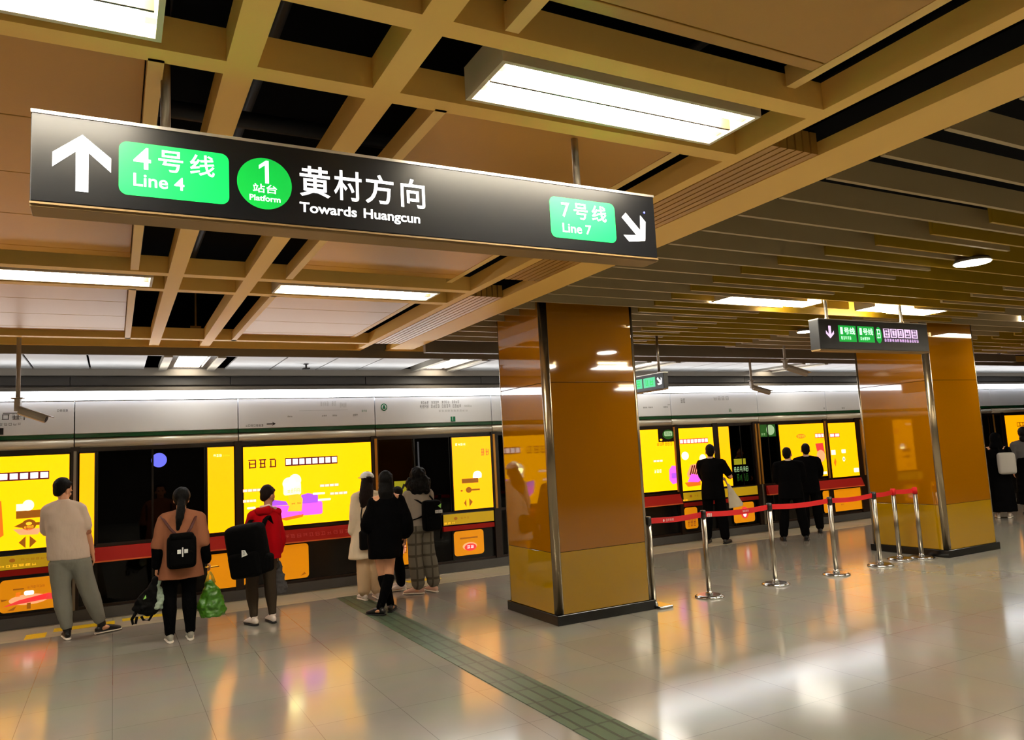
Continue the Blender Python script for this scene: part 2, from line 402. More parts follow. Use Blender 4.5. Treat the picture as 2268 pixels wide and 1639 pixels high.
# slatted ceiling right of the beams: brown blades across the platform, gold blades hung below them
random.seed(3)
for i in range(29):
    y = -.34+.36*i
    if y > 9.3: break
    for a, b in ((3.70, 6.82), (8.68, 13.0), (15.0, 18.5)): struct('ceiling_slat', B((a, b, y-.015, y+.015, ZC, ZC+.15)), 'slat paint')
    g = y-.14
    if g > 2.5:
        st = 5.0+max(0, 4.75-g)*.43+max(0, g-5.4)*.16 if g < 7 else 6.0+.1*(g-7)
        en = 10.35 if g < 6.7 else 8.75
        runs = [(st, en), (13.2-max(0, 7-g)*.0, 16.2)]
        if abs(g-6.0) < .05: runs = [(st, 5.66), (7.2, 7.78), (9.36, en)]
        for a, b in runs: struct('ceiling_gold_slat', B((a, b, g-.013, g+.013, ZC-.004, ZC+.19)), 'gold slat paint')
struct('ceiling_slat_end', B((3.70, 17.5, 9.42, 9.5, 3.15, 3.42), (3.70, 17.5, 9.5, 9.94, 3.34, 3.36)), 'fascia grey')
struct('ceiling_slat_tray', B((3.75, 17.5, -3, 9.4, 3.62, 3.64)), 'void black')

# lower white ceiling strip over the door edge
bm = bmesh.new()
cuts = [X0]
slots = [-3.55, -2.9, -2.3, -.92, -.28, 2.02, 2.69, 3.32, 5.8, 6.4, 7.0, 9.5, 10.1, 10.7, 13.2, 13.8, 14.4, 17, 18, 19]
lampx = [-2.75, .90, 4.58, 8.26, 11.94, 15.62]
gaps = [(s-.012, s+.012) for s in slots if all(abs(s-l) > .75 for l in lampx)]
for l in lampx: gaps.append((l-.54, l+.50))
x = X0
for a, b in sorted(gaps): box(bm, x, a, 10.08, 11.42, 3.15, 3.17); x = b
box(bm, x, X1, 10.08, 11.42, 3.15, 3.17)
struct('ceiling.001', bm, 'white panel')
struct('ceiling_fascia', B((X0, X1, 11.40, 11.50, 3.06, 3.17)), 'fascia grey')
bm = bmesh.new()
for k in range(18): box(bm, -8.55+2.01*k, -8.56+2.01*(k+1), 11.54, 11.6, 2.945, 3.06)
struct('ceiling_fascia.001', bm, 'fascia dark')
struct('ceiling_fascia.002', B((X0, X1, 11.50, 11.56, 2.60, 2.915), (X0, X1, 11.62, 11.7, 2.6, 3.2)), 'fascia grey')

# ---------------------------------------------------------------- lamps
def trough_lamp(x0, x1, y0, y1, z, label, group=None, seen=True):
    t = thing('ceiling_lamp', label, 'ceiling light', ((x0+x1)/2, (y0+y1)/2, z), group=group)
    a, b = (x1-x0)/2, (y1-y0)/2
    obj('housing', B((-a, a, -b, -b+.02, -.0, .13), (-a, a, b-.02, b, 0, .13), (-a, -a+.02, -b+.02, b-.02, 0, .13), (a-.02, a, -b+.02, b-.02, 0, .13), (-a, a, -b, b, .13, .145)), 'lamp housing', t)
    obj('reflector', B((-a+.02, a-.02, -b+.02, b-.02, .095, .125)), 'lamp reflector', t)
    obj('divider', B((-a+.03, a-.03, -.006, .006, .004, .095)), 'lamp divider', t)
    for s in (-1, 1):
        bm = bmesh.new(); tube(bm, [(-a+.07, s*b*.48, .05), (a-.07, s*b*.48, .05)], [.034, .034], 12)
        tb = obj('lamp_tube', bm, 'lamp tube', t)
        for e in (-1, 1): obj('tube_holder', B((e*(a-.035)-.02, e*(a-.035)+.02, s*b*.48-.02, s*b*.48+.02, .02, .095)), 'lamp reflector', t)
    return t
trough_lamp(1.31, 2.66, 2.41, 2.76, 3.24, 'twin tube ceiling light directly above the big hanging sign')
trough_lamp(-1.30, .14, 2.36, 2.72, 3.22, 'twin tube ceiling light cut off by the top left corner')
trough_lamp(1.22, 2.67, 6.37, 6.72, 3.25, 'long ceiling light beyond the big sign nearer to the front pillar')
trough_lamp(-1.40, .27, 6.37, 6.72, 3.25, 'long ceiling light beyond the big sign at the left edge')
for x in (-1.35, 1.35):
    for y in (-1.53, -5.47): trough_lamp(x, x+1.35, y, y+.36, 3.24, 'twin tube ceiling light behind the viewer', 'ceiling lights behind the viewer')
def slat_lamp(x0, x1, y, label, group=None):
    t = thing('slat_ceiling_lamp', label, 'ceiling light', ((x0+x1)/2, y, 3.255), group=group); a = (x1-x0)/2
    obj('housing', B((-a, a, -.14, .14, .10, .12), (-a, -a+.015, -.14, .14, 0, .10), (a-.015, a, -.14, .14, 0, .10)), 'lamp housing', t)
    obj('lens', B((-a+.02, a-.02, -.135, .135, .0, .03), bev=.008), 'lamp white', t)
slat_lamp(5.72, 7.12, 5.96, 'bright tube light among the gold slats left of the arrow sign')
slat_lamp(8.02, 9.42, 5.96, 'bright tube light among the gold slats behind the arrow sign')
for x in (5.72, 8.02, 11.6, 13.9):
    for y in ((1.64, -2.68) if x < 10 else (5.96, 1.64, -2.68)): slat_lamp(x, x+1.4, y, 'tube light among the slats outside the view', 'slat lights outside the view')
def downlight(x, y, z, r, label):
    t = thing('downlight', label, 'ceiling light', (x, y, z))
    bm = bmesh.new(); tube(bm, [(0, 0, .0), (0, 0, .035)], [(r*1.04, r*1.04), (r*.9, r*.9)], 28); obj('can', bm, 'fascia grey', t)
    bm = bmesh.new(); tube(bm, [(0, 0, -.006), (0, 0, -.001)], [(r*.96, r*.96), (r*.96, r*.96)], 28); obj('lens', bm, 'lamp white', t)
downlight(6.76, 3.90, 3.215, .15, 'round white downlight below the slats at upper right')
downlight(8.55, 7.32, 3.215, .11, 'small round downlight peeping out left of the arrow sign')
for i, l in enumerate(lampx):
    wh = ['outside the view at left', 'square looking, above the woman with the backpack', 'beside the upper left edge of the front pillar', 'above the small side sign between the pillars', 'left of the rear pillar over the suited men', 'beyond the rear pillar'][i]
    t = thing('edge_lamp', 'bright lens lamp over the doors, '+wh, 'ceiling light', (l, 10.8, 3.15))
    obj('rail', B((-.36, -.26, -.74, .66, -.02, .06)), 'rail grey', t); obj('rail', B((.26, .36, -.74, .66, -.02, .06)), 'rail grey', t)
    obj('frame', B((-.26, .26, -.74, -.62, .01, .05), (-.26, .26, .58, .66, .01, .05), (-.26, -.185, -.62, .58, .01, .05), (.185, .26, -.62, .58, .01, .05), (-.26, .26, -.74, .66, .05, .06)), 'frame brown', t)
    bm = B((-.165, .165, -.66, .60, .03, .048), bev=.006); obj('lens', bm, 'edge lens', t)
tag(obj('ceiling_sprinkler', B((-.03, .03, -.03, .03, -.01, .0), (-.045, .045, -.045, .045, -.075, -.06), (-.012, .012, -.012, .012, -.06, -.01)), 'dark steel', loc=(2.40, 10.72, 3.15)), 'small sprinkler head under the white door edge ceiling', 'sprinkler')

# ---------------------------------------------------------------- pillars
def pillar(x0, x1, y0, y1, label):
    t = thing('pillar', label, 'pillar', ((x0+x1)/2, (y0+y1)/2, 0)); a, b = (x1-x0)/2, (y1-y0)/2
    obj('core', B((-a+.03, a-.03, -b+.03, b-.03, .1, 3.5)), 'void black', t)
    obj('base', B((-a-.012, a+.012, -b-.012, b+.012, 0, .10), bev=.006), 'pillar base', t)
    g = .07
    for z0, z1, m in ((.105, .715, 'pillar glass low'), (.72, 2.455, 'pillar glass'), (2.46, 3.5, 'pillar glass')):
        obj('glass_panel', B((-a+g, a-g, -b, -b+.02, z0, z1), bev=.002), m, t); obj('glass_panel', B((-a+g, a-g, b-.02, b, z0, z1), bev=.002), m, t)
        obj('glass_panel', B((-a, -a+.02, -b+g, b-g, z0, z1), bev=.002), m, t); obj('glass_panel', B((a-.02, a, -b+g, b-g, z0, z1), bev=.002), m, t)
    for sx in (-1, 1):
        for sy in (-1, 1):
            bm = bmesh.new(); cx, cy = sx*(a-g), sy*(b-g); n = 8
            P = [(cx+sx*g*math.cos(k*PI/2/n), cy+sy*g*math.sin(k*PI/2/n)) for k in range(n+1)]+[(cx, cy)]
            lo = [bm.verts.new((x, y, .105)) for x, y in P]; hi = [bm.verts.new((x, y, 3.5)) for x, y in P]
            for k in range(len(P)):
                bm.faces.new((lo[k], lo[(k+1) % len(P)], hi[(k+1) % len(P)], hi[k])).smooth = k < n
            bm.faces.new(lo); bm.faces.new(hi)
            obj('corner_trim', bm, 'pillar steel', t)
pillar(3.95, 5.16, 6.74, 7.82, 'yellow glass clad square pillar nearest the viewer, in the middle')
pillar(10.16, 11.34, 6.65, 7.85, 'yellow glass clad square pillar farther right behind the queue posts')
pillar(16.4, 17.6, 6.7, 7.85, 'yellow glass clad square pillar out of view at far right')

# ---------------------------------------------------------------- screen doors: header
YH = 10.78
seams = [-8.11, -6.19, -4.27, -2.35, -.43, 1.49, 3.40, 5.31, 7.23, 8.93, 11.07, 12.99, 14.91, 16.83, 18.75, 20.67, 22.59]
names = ['far left outside the view', 'second outside the view at left', 'third outside the view at left', 'above the dessert advert at the left edge, behind the hanging camera', 'blank, above the left glass door', 'with a black arrow above the wide yellow advert',
         'with a round green emblem above the second glass door', 'hidden behind the front pillar', 'just right of the front pillar above the small side sign', 'above the man in a suit holding a white bag', 'above the two men in dark suits',
         'left of the rear pillar with a lone mark', 'hidden behind the rear pillar', 'behind the rear pillar', 'right of the rear pillar', 'at far right']
rnd = random.Random(5)
for i in range(len(seams)-1):
    a, b = seams[i]+.006, seams[i+1]-.006; c = (a+b)/2; w = (b-a)/2
    t = thing('door_header', 'white door header panel, '+names[i], 'header panel', (c, YH, 2.09))
    obj('face_panel', B((-w, w, 0, .12, .175, .585), bev=.006), 'header white', t)
    obj('seam_line', B((-w-.006, w+.006, -.003, .02, .579, .588)), 'seam dark', t)
    obj('line_stripe', B((-w, w, .006, .12, .125, .172)), 'header green', t)
    bm = bmesh.new(); tube(bm, [(-w, .06, .062), (w, .06, .062)], [(.062, .062)]*2, 20, ref=(0, 1, 0)); obj('lower_trim', bm, 'header metal', t)
    sh = Sheet(); G = lambda x0, x1, z0, z1, n, m: sh.glyphs(x0-c, x1-c, z0-2.09, z1-2.09, n, m, 1, rnd)
    if i == 3:
        sh.rect(-1.17-c, -.95-c, .44, .45, 'ink black', 1); sh.rect(-.96-c, -.95-c, .36, .45, 'ink black', 1); G(-1.2, -.98, 2.455, 2.52, 2, 'ink black'); G(-1.3, -.98, 2.385, 2.415, 7, 'ink grey'); G(-1.08, -.93, 2.46, 2.53, 4, 'ink pale'); G(-.62, -.5, 2.54, 2.57, 4, 'ink grey'); sh.rect(-1.25-c, -1.16-c, .19, .27, 'ink black', 1)
    if i == 5:
        G(1.58, 1.82, 2.285, 2.32, 7, 'ink grey'); sh.rect(1.86-c, 1.95-c, .222, .236, 'ink black', 1); sh.poly([(1.93-c, .20), (1.98-c, .23), (1.93-c, .26), (1.95-c, .23)], 'ink black', 1)
        for x in (2.14, 2.62, 2.77, 3.07): G(x, x+.07, 2.405, 2.425, 3, 'ink black')
        G(3.2, 3.28, 2.455, 2.485, 3, 'ink green'); G(2.6, 2.72, 2.55, 2.62, 4, 'ink pale'); G(2.76, 2.83, 2.55, 2.62, 2, 'ink pale'); G(2.88, 2.98, 2.53, 2.60, 4, 'ink pale'); sh.rect(2.3-c, 3.0-c, .40, .403, 'ink pale', 1)
    if i == 6:
        sh.ell(3.54-c, .43, .05, .055, 'ink green', 1); sh.ell(3.54-c, .43, .036, .04, 'header white', 2); sh.poly([(3.515-c, .405), (3.565-c, .405), (3.55-c, .46), (3.53-c, .46)], 'ink green', 3)
        for k in range(4): G(4.12+.17*k, 4.25+.17*k, 2.56, 2.60, 4, 'ink grey'); G(4.10+.18*k, 4.25+.18*k, 2.49, 2.545, 4, 'ink grey')
        G(4.84, 4.97, 2.50, 2.53, 4, 'ink pale'); G(4.4, 4.9, 2.43, 2.46, 10, 'ink pale')
        sh.rect(4.60-c, 4.63-c, .185, .265, 'ink green', 1); sh.rect(4.64-c, 4.68-c, .185, .265, 'ink green', 1); sh.rect(4.60-c, 4.64-c, .185, .20, 'ink green', 1)
    if i == 8:
        for x in (8.3, 8.42, 8.76): G(x, x+.1, 2.41, 2.435, 3, 'ink black')
        G(8.86, 8.91, 2.455, 2.475, 3, 'ink black')
    if i == 9:
        G(9.16, 9.28, 2.49, 2.57, 2, 'ink grey'); G(9.95, 10.35, 2.53, 2.60, 4, 'ink pale'); G(10.3, 10.4, 2.30, 2.36, 1, 'ink green')
    if i == 11: G(13.5-.6, 13.6-.65, 2.30, 2.34, 2, 'ink black')
    if i == 12: G(13.45, 13.55, 2.30, 2.34, 2, 'ink black')
    if sh.m: sh.build('printed_notice', t, (0, -.0012, 0))
    else: sh.bm.free()
    t2 = thing('strip_lamp', 'white strip light '+names[i], 'strip light', (c, YH, 2.675))
    bm = bmesh.new(); tube(bm, [(-w-.006, .06, .063), (w+.006, .06, .063)], [(.112, .06)]*2, 20, ref=(0, 1, 0)); obj('diffuser', bm, 'strip lamp', t2)
    obj('back_plate', B((-w-.006, w+.006, .14, .18, -.0, .13)), 'fascia grey', t2)

# ---------------------------------------------------------------- screen doors: frame, glass, adverts
mull = [(-2.38, -2.28), (-.47, -.37), (1.44, 1.54), (3.335, 3.42), (5.29, 5.40), (7.13, 7.25), (9.0, 9.07), (9.90, 10.02), (10.92, 11.10), (12.88, 13.0), (13.84, 14.05), (15.3, 15.4), (17.2, 17.3), (18.2, 18.36), (19.15, 19.25), (21, 21.1)]
bm = B((X0, X1, 10.83, 10.93, 2.04, 2.10), (X0, X1, 10.83, 10.92, .86, .90), (X0, X1, 10.83, 10.92, .13, .17))
for a, b in mull: box(bm, a, b, 10.80, 10.92, .14, 2.1)
struct('wall_far', bm, 'frame brown')
struct('baseboard_far', B((X0, X1, 10.79, 10.95, 0, .135)), 'plinth grey')
struct('wall_far_lower', B((X0, X1, 10.86, 10.92, .17, .86)), 'frame black')
bm = bmesh.new()
for x in (3.40, 5.33, 8.97, 10.98, 11.06, 12.92, 14.0, 18.8): box(bm, x-.018, x+.018, 10.785, 10.80, .9, 2.06)
struct('trim_5', bm, 'frame gold')
struct('trim_6', B((-.435, -.405, 10.775, 10.80, .14, 2.05), (7.18, 7.2, 10.775, 10.80, .14, .9), (11.0, 11.04, 10.775, 10.80, .14, .9)), 'brushed steel')
for n, (a, b) in enumerate(((-.20, 1.09), (3.42, 4.60), (5.40, 7.13), (10.31, 10.92), (11.10, 11.59), (14.35, 15.3), (17.3, 18.2), (18.36, 19.15), (-3.6, -2.4)), 1):
    struct('door_%d' % n, B((a, b, 10.85, 10.862, .17, 2.04)), 'door glass')
    fr = obj('door_frame', B((a, a+.03, 10.835, 10.875, .14, 2.06), (b-.03, b, 10.835, 10.875, .14, 2.06), ((a+b)/2-.012, (a+b)/2+.012, 10.84, 10.87, .14, 2.06)), 'frame black', bpy.data.objects['door_%d' % n])
# faint pale post seen through the second door, blurred lights in the tunnel
tag(obj('tunnel_light', B((4.24, 4.262, 11.3, 11.32, 1.2, 2.0), bev=.004), 'ad white'), 'thin white vertical light behind the second glass door', 'light')

def poster(name, x0, x1, z0, z1, label, cat, draw, base='ad yellow', y=10.80, rr=0, frame='frame black', fw=.02, group=None):
    c, h = (x0+x1)/2, (z0+z1)/2
    t = thing(name, label, cat, (c, y, h), group=group); a, b = (x1-x0)/2, (z1-z0)/2
    obj('frame', B((-a-fw, a+fw, .0, .03, -b-fw, b+fw), bev=.004), frame, t)
    sh = Sheet()
    if rr: sh.rrect(-a, a, -b, b, rr, base, 1)
    else: sh.rect(-a, a, -b, b, base, 1)
    if draw: draw(Off(sh, c, h))
    sh.build('printed_face', t, (0, -.0005, 0))
    return t
class Off:
    """draws in wall coordinates onto a poster's own sheet"""
    def __init__(s, sh, cx, cz): s.s, s.cx, s.cz = sh, cx, cz
    def rect(s, a, b, c, d, m, l=2): s.s.rect(a-s.cx, b-s.cx, c-s.cz, d-s.cz, m, l)
    def rrect(s, a, b, c, d, r, m, l=2): s.s.rrect(a-s.cx, b-s.cx, c-s.cz, d-s.cz, r, m, l)
    def ell(s, x, z, a, b, m, l=2): s.s.ell(x-s.cx, z-s.cz, a, b, m, l)
    def poly(s, p, m, l=2): s.s.poly([(x-s.cx, z-s.cz) for x, z in p], m, l)
    def glyphs(s, a, b, c, d, n, m, l=3): s.s.glyphs(a-s.cx, b-s.cx, c-s.cz, d-s.cz, n, m, l, rnd)
    def tabs(s, a, b, c, d, n, m, back, l=2):
        s.rect(a, b, c, d, back, l); w = (b-a)/n
        for i in range(n): s.rect(a+w*i+w*.12, a+w*(i+1)-w*.1, c+(d-c)*.16, d-(d-c)*.14, m, l+1)
def dessert(o):       # cream dollop on coloured boxes with little captions
    o.glyphs(1.60, 2.0, 1.72, 1.84, 3, 'ad maroon'); o.tabs(2.10, 2.83, 1.73, 1.84, 8, 'ad white', 'ad maroon')
    o.ell(2.15, 1.49, .09, .085, 'ad cream'); o.ell(2.23, 1.53, .085, .085, 'ad cream'); o.rrect(2.07, 2.31, 1.33, 1.50, .03, 'ad cream')
    o.glyphs(2.12, 2.34, 1.36, 1.42, 5, 'ad gold', 4)
    o.rrect(2.27, 2.60, 1.04, 1.22, .03, 'ad pink', 3); o.poly([(2.31, 1.20), (2.54, 1.20), (2.54, 1.31), (2.40, 1.34), (2.31, 1.32)], 'ad violet', 4)
    o.poly([(1.88, 1.20), (2.13, 1.19), (2.34, 1.08), (2.32, 1.03), (2.0, 1.02), (1.9, 1.10)], 'ad pink', 3); o.poly([(1.88, 1.29), (2.10, 1.25), (2.13, 1.20), (1.88, 1.20)], 'ad violet', 4)
    o.poly([(2.0, 1.02), (2.34, 1.06), (2.32, 1.02), (2.1, .99)], 'ad orange', 4)
    o.poly([(2.13, 1.33), (2.27, 1.34), (2.33, 1.27), (2.31, 1.10), (2.12, 1.11), (2.15, 1.20)], 'ad gold', 5); o.glyphs(2.16, 2.32, 1.20, 1.22, 2, 'ad maroon', 6)
    for a, b, z in ((2.57, 2.84, 1.41), (2.71, 2.96, 1.29), (1.54, 1.78, 1.41), (1.54, 1.71, 1.27)): o.tabs(a, b, z, z+.04, 4, 'ad cream', 'ad peach')
    for a, b, z in ((2.47, 2.64, 1.31), (2.54, 2.72, 1.22), (1.59, 1.70, 1.18)): o.rrect(a, b, z, z+.03, .012, 'ad cream', 5)
def dessert_left(o):
    o.tabs(-1.62, -.69, 1.73, 1.83, 9, 'ad white', 'ad maroon')
    o.poly([(-1.36, 1.62), (-1.19, 1.62), (-1.16, 1.1), (-1.3, 1.02)], 'ad pink', 2); o.poly([(-1.2, 1.5), (-1.17, 1.5), (-1.14, 1.1), (-1.2, 1.06)], 'ad orange', 3)
    o.ell(-.90, 1.43, .06, .065, 'ad cream'); o.rect(-1.02, -.88, 1.37, 1.45, 'ad cream', 3); o.rect(-1.02, -.66, 1.28, 1.37, 'ad brown')
    o.ell(-.89, 1.20, .075, .065, 'ad brown'); o.poly([(-1.04, 1.19), (-.96, 1.23), (-.96, 1.17)], 'ad brown'); o.rect(-.83, -.72, 1.19, 1.225, 'ad brown'); o.glyphs(-.94, -.84, 1.16, 1.19, 4, 'ad gold', 4); o.ell(-.89, 1.215, .03, .02, 'ad gold', 4)
    o.poly([(-1.05, 1.16), (-.75, 1.15), (-.8, 1.08), (-.98, 1.09)], 'ad peach', 2)
    o.poly([(-.99, 1.0), (-.92, .93), (-.92, 1.07)], 'ad brown', 3); o.poly([(-.88, .93), (-.81, 1.0), (-.88, 1.07)], 'ad brown', 3)
def dessert_right(o):
    o.glyphs(4.66, 4.84, 1.90, 1.94, 4, 'ad cream'); o.glyphs(5.09, 5.24, 1.73, 1.84, 2, 'ad red'); o.ell(5.02, 1.44, .075, .06, 'ad cream'); o.rect(4.94, 5.09, 1.39, 1.43, 'ad cream')
    o.rect(4.75, 5.03, 1.32, 1.39, 'ad brown', 3); o.ell(4.86, 1.215, .05, .045, 'ad brown', 3); o.rect(4.9, 5.05, 1.20, 1.225, 'ad brown', 3); o.ell(4.74, 1.21, .02, .014, 'ad brown', 3)
    o.poly([(4.77, 1.02), (4.81, .96), (4.81, 1.08)], 'ad brown', 3); o.poly([(4.86, .96), (4.92, 1.03), (4.86, 1.09)], 'ad brown', 3)
def pair_left(o):
    o.glyphs(8.56, 8.92, 1.73, 1.80, 6, 'ad brown'); o.tabs(8.46, 8.67, 1.45, 1.49, 3, 'ad cream', 'ad peach'); o.glyphs(8.46, 8.63, 1.26, 1.32, 3, 'ad cream')
    o.poly([(8.80, 1.30), (8.87, 1.37), (8.98, 1.36), (8.98, 1.06), (8.86, 1.04), (8.79, 1.12)], 'ad pink'); o.rrect(8.84, 8.96, 1.14, 1.24, .02, 'ad violet', 3)
def pair_right(o):
    o.tabs(9.07+.015, 9.76, 1.745, 1.835, 8, 'ad white', 'ad red'); o.ell(9.19, 1.53, .085, .075, 'ad cream'); o.ell(9.6, 1.46, .08, .08, 'ad cream')
    o.poly([(9.2, 1.2), (9.30, 1.36), (9.50, 1.38), (9.5, 1.14), (9.22, 1.14)], 'ad peach')
    for k in range(4): o.poly([(9.26+.05*k, 1.18), (9.29+.05*k, 1.18), (9.36+.05*k, 1.35), (9.33+.05*k, 1.35)], 'ad maroon', 3)
    o.poly([(9.30, 1.20), (9.5, 1.16), (9.56, 1.10), (9.45, 1.04), (9.2, 1.06)], 'ad pink', 4); o.poly([(9.13, 1.05), (9.5, 1.06), (9.5, .98), (9.2, .97)], 'ad orange', 3)
def suits_left(o):
    o.ell(12.2, 1.775, .13, .045, 'ad orange'); o.glyphs(12.1, 12.31, 1.75, 1.80, 4, 'ad gold', 4); o.tabs(12.6, 12.86, 1.725, 1.815, 3, 'ad white', 'ad red')
    o.poly([(12.59, 1.61), (12.81, 1.62), (12.84, 1.40), (12.62, 1.46)], 'ad red', 2); o.ell(12.72, 1.36, .12, .12, 'ad peach', 3); o.rrect(12.72, 12.85, .985+.0, 1.04, .01, 'ad cream', 3)
def suits_right(o):
    o.tabs(13.03, 13.33, 1.72, 1.80, 2, 'ad white', 'ad red'); o.rect(13.03, 13.16, 1.36, 1.46, 'ad cream'); o.poly([(13.08, 1.2), (13.13, 1.3), (13.16, 1.22), (13.12, 1.12)], 'ad orange')
    o.rrect(13.34, 13.47, 1.38, 1.46, .02, 'ad cream'); o.ell(13.39, 1.26, .04, .05, 'ad cream'); o.ell(13.39, 1.26, .015, .02, 'ad maroon', 3); o.rrect(13.66, 13.82, .97, 1.06, .02, 'ad cream')
LB = 'advertisement'
poster('advert_lightbox', -2.26, -.48, .92, 2.02, 'yellow backlit dessert advert at the left edge behind the white shirted man', LB, dessert_left)
poster('advert_strip', -.37, -.21, .90, 2.02, 'narrow yellow backlit strip between the left advert and the left glass door', LB, None, base='ad strip')
poster('advert_strip', 1.10, 1.43, .91, 2.03, 'narrow yellow backlit panel right of the left glass door', LB, lambda o: (o.glyphs(1.17, 1.28, 1.90, 1.935, 3, 'ad cream'), o.glyphs(1.29, 1.38, 1.905, 1.925, 4, 'ad gold')), base='ad strip')
poster('advert_lightbox', 1.55, 3.325, .92, 2.015, 'wide yellow backlit dessert advert behind the person in red', LB, dessert)
poster('advert_lightbox', 4.61, 5.27, .92, 2.03, 'yellow backlit door advert just left of the front pillar', LB, dessert_right, base='ad strip')
poster('advert_lightbox', 7.26, 8.99, .935, 2.03, 'yellow backlit advert just right of the front pillar', LB, pair_left)
poster('advert_lightbox', 9.08, 9.89, .90, 2.03, 'yellow backlit advert behind the man with the white bag', LB, pair_right)
poster('advert_strip', 10.03, 10.29, .92, 2.03, 'narrow yellow backlit strip right of the man with the white bag', LB, None, base='ad strip')
poster('advert_lightbox', 11.60, 12.87, .95, 2.02, 'yellow backlit advert behind the two men in dark suits', LB, suits_left, base='ad strip')
poster('advert_lightbox', 13.01, 13.83, .90, 2.01, 'yellow backlit advert just left of the rear pillar', LB, suits_right, base='ad strip')
poster('advert_strip', 14.06, 14.34, .92, 2.02, 'narrow yellow backlit strip hidden behind the rear pillar', LB, None)
poster('advert_lightbox', 15.42, 17.18, .92, 2.02, 'yellow backlit advert hidden behind the rear pillar', LB, None)
poster('advert_lightbox', 19.27, 20.98, .92, 2.02, 'yellow backlit advert at the far right edge', LB, lambda o: o.tabs(19.75, 20.4, 1.74, 1.84, 5, 'ad amber', 'ink black'), base='ad amber')
poster('advert_lightbox', -5.6, -3.7, .92, 2.02, 'yellow backlit advert outside the view at left', LB, None)
# red message boards under the adverts
def red_board(x0, x1, label, txt=None):
    t = thing('message_board', label, 'sign board', ((x0+x1)/2, 10.745, .775)); a = (x1-x0)/2
    bm = bmesh.new(); vs_ = [bm.verts.new(p) for p in ((-a, -.03, -.075), (a, -.03, -.075), (a, .03, .085), (-a, .03, .085), (-a, .05, -.075), (a, .05, -.075), (a, .05, .085), (-a, .05, .085))]
    for q in ((0, 1, 2, 3), (7, 6, 5, 4), (3, 2, 6, 7), (0, 4, 5, 1), (1, 5, 6, 2), (0, 3, 7, 4)): bm.faces.new([vs_[i] for i in q])
    obj('board', bm, 'red board', t); obj('lip', B((-a, a, -.036, .05, -.092, -.075)), 'orange lip', t)
    if txt:
        sh = Sheet(); sh.glyphs(txt[0]-(x0+x1)/2, txt[1]-(x0+x1)/2, -.02, .03, txt[2], 'red print', 0, rnd)
        o = sh.build('printed_message', t); o.location = (0, -.012, -.004); o.rotation_euler = (-math.atan2(.06, .16), 0, 0)
red_board(-.20, 1.43, 'red ledge board under the left glass door')
red_board(1.55, 3.33, 'red ledge board with faint lettering under the wide yellow advert', (2.05, 3.05, 12))
red_board(7.26, 8.99, 'red ledge board just right of the front pillar')
red_board(11.12, 11.58, 'short red ledge board left of the two suited men')
red_board(11.60, 13.0, 'red ledge board behind the two suited men'); red_board(13.0, 13.84, 'red ledge board just left of the rear pillar'); red_board(18.9, 20.9, 'red ledge board at the far right edge')
def strip_notice(x0, x1, z0, z1, label, dr):
    poster('notice_strip', x0, x1, z0, z1, label, 'notice', dr, base='ad olive', fw=.008)
def orn(x0, n):
    def d(o):
        o.ell(x0, .80, .03, .022, 'ad brown', 3)
        o.glyphs(x0+.08, x0+.08+.05*n, .785, .81, n, 'ad brown'); o.glyphs(x0-.2, x0-.2+.05*n*1.3, .725, .75, n, 'ad gold')
    return d
strip_notice(-2.26, -.48, .695, .855, 'olive notice strip under the left edge advert', orn(-1.05, 7))
strip_notice(4.42, 5.27, .71, .87, 'olive notice strip under the door advert left of the front pillar', orn(4.62, 3))
strip_notice(9.08, 9.55, .72, .87, 'olive notice strip beside the man with the white bag', orn(9.25, 2))
strip_notice(10.03, 10.90, .72, .88, 'blank olive strip right of the man with the white bag', None)
for a, b in ((-2.26, -.48), (4.42, 5.27), (9.08, 9.89), (10.03, 10.9)):
    struct('trim_7', B((a, b, 10.79, 10.86, .62, .69)), 'red board')
def low(x0, x1, z0, z1, label, draw=None): poster('lower_advert', x0, x1, z0, z1, label, LB, draw, base='ad amber low', rr=.05, fw=.006, y=10.83)
def low_tree(o):
    o.rect(-1.04, -.93, .45, .467, 'ad brown'); o.glyphs(-.9, -.72, .455, .485, 6, 'ad brown'); o.rrect(-.93, -.83, .38, .43, .02, 'ad white'); o.ell(-.88, .33, .2, .06, 'ad peach'); o.rect(-1.01, -.97, .37, .42, 'ad orange')
    o.poly([(-1.14, .27), (-.98, .33), (-.6, .30), (-.6, .36), (-.68, .38), (-.72, .31)], 'ad red', 3); o.poly([(-1.16, .36), (-1.08, .35), (-1.15, .33)], 'ad brown', 3); o.poly([(-1.1, .22), (-1.0, .27), (-1.03, .22)], 'ad brown', 3); o.poly([(-.9, .22), (-.86, .22), (-.86, .29), (-.9, .29)], 'ad brown', 3)
low(-1.17, -.58, .20, .575, 'rounded lower advert with red picture at the left edge', low_tree)
low(1.09, 1.57, .18, .63, 'rounded lower advert behind the woman in the tan jacket'); low(2.0, 2.40, .19, .655, 'rounded lower advert right of the person in red', lambda o: o.poly([(2.28, .22), (2.36, .24), (2.34, .27)], 'ad brown'))
low(3.55, 4.15, .2, .62, 'rounded lower advert between the black dressed woman and the plaid trousers', lambda o: (o.ell(3.75, .45, .07, .1, 'ad peach'), o.glyphs(3.66, 3.84, .36, .54, 3, 'ad maroon')))
low(4.59, 5.09, .23, .60, 'rounded lower advert with a red emblem left of the front pillar', lambda o: (o.rect(4.69, 4.99, .475, .50, 'ad brown'), o.ell(4.85, .36, .12, .06, 'ad peach'), o.ell(4.86, .345, .1, .055, 'ad red', 3), o.glyphs(4.8, 4.92, .33, .37, 2, 'ad white', 4)))
low(9.10, 9.40, .22, .60, 'small rounded lower advert behind the second queue post', lambda o: o.glyphs(9.15, 9.35, .26, .42, 3, 'ad maroon'))
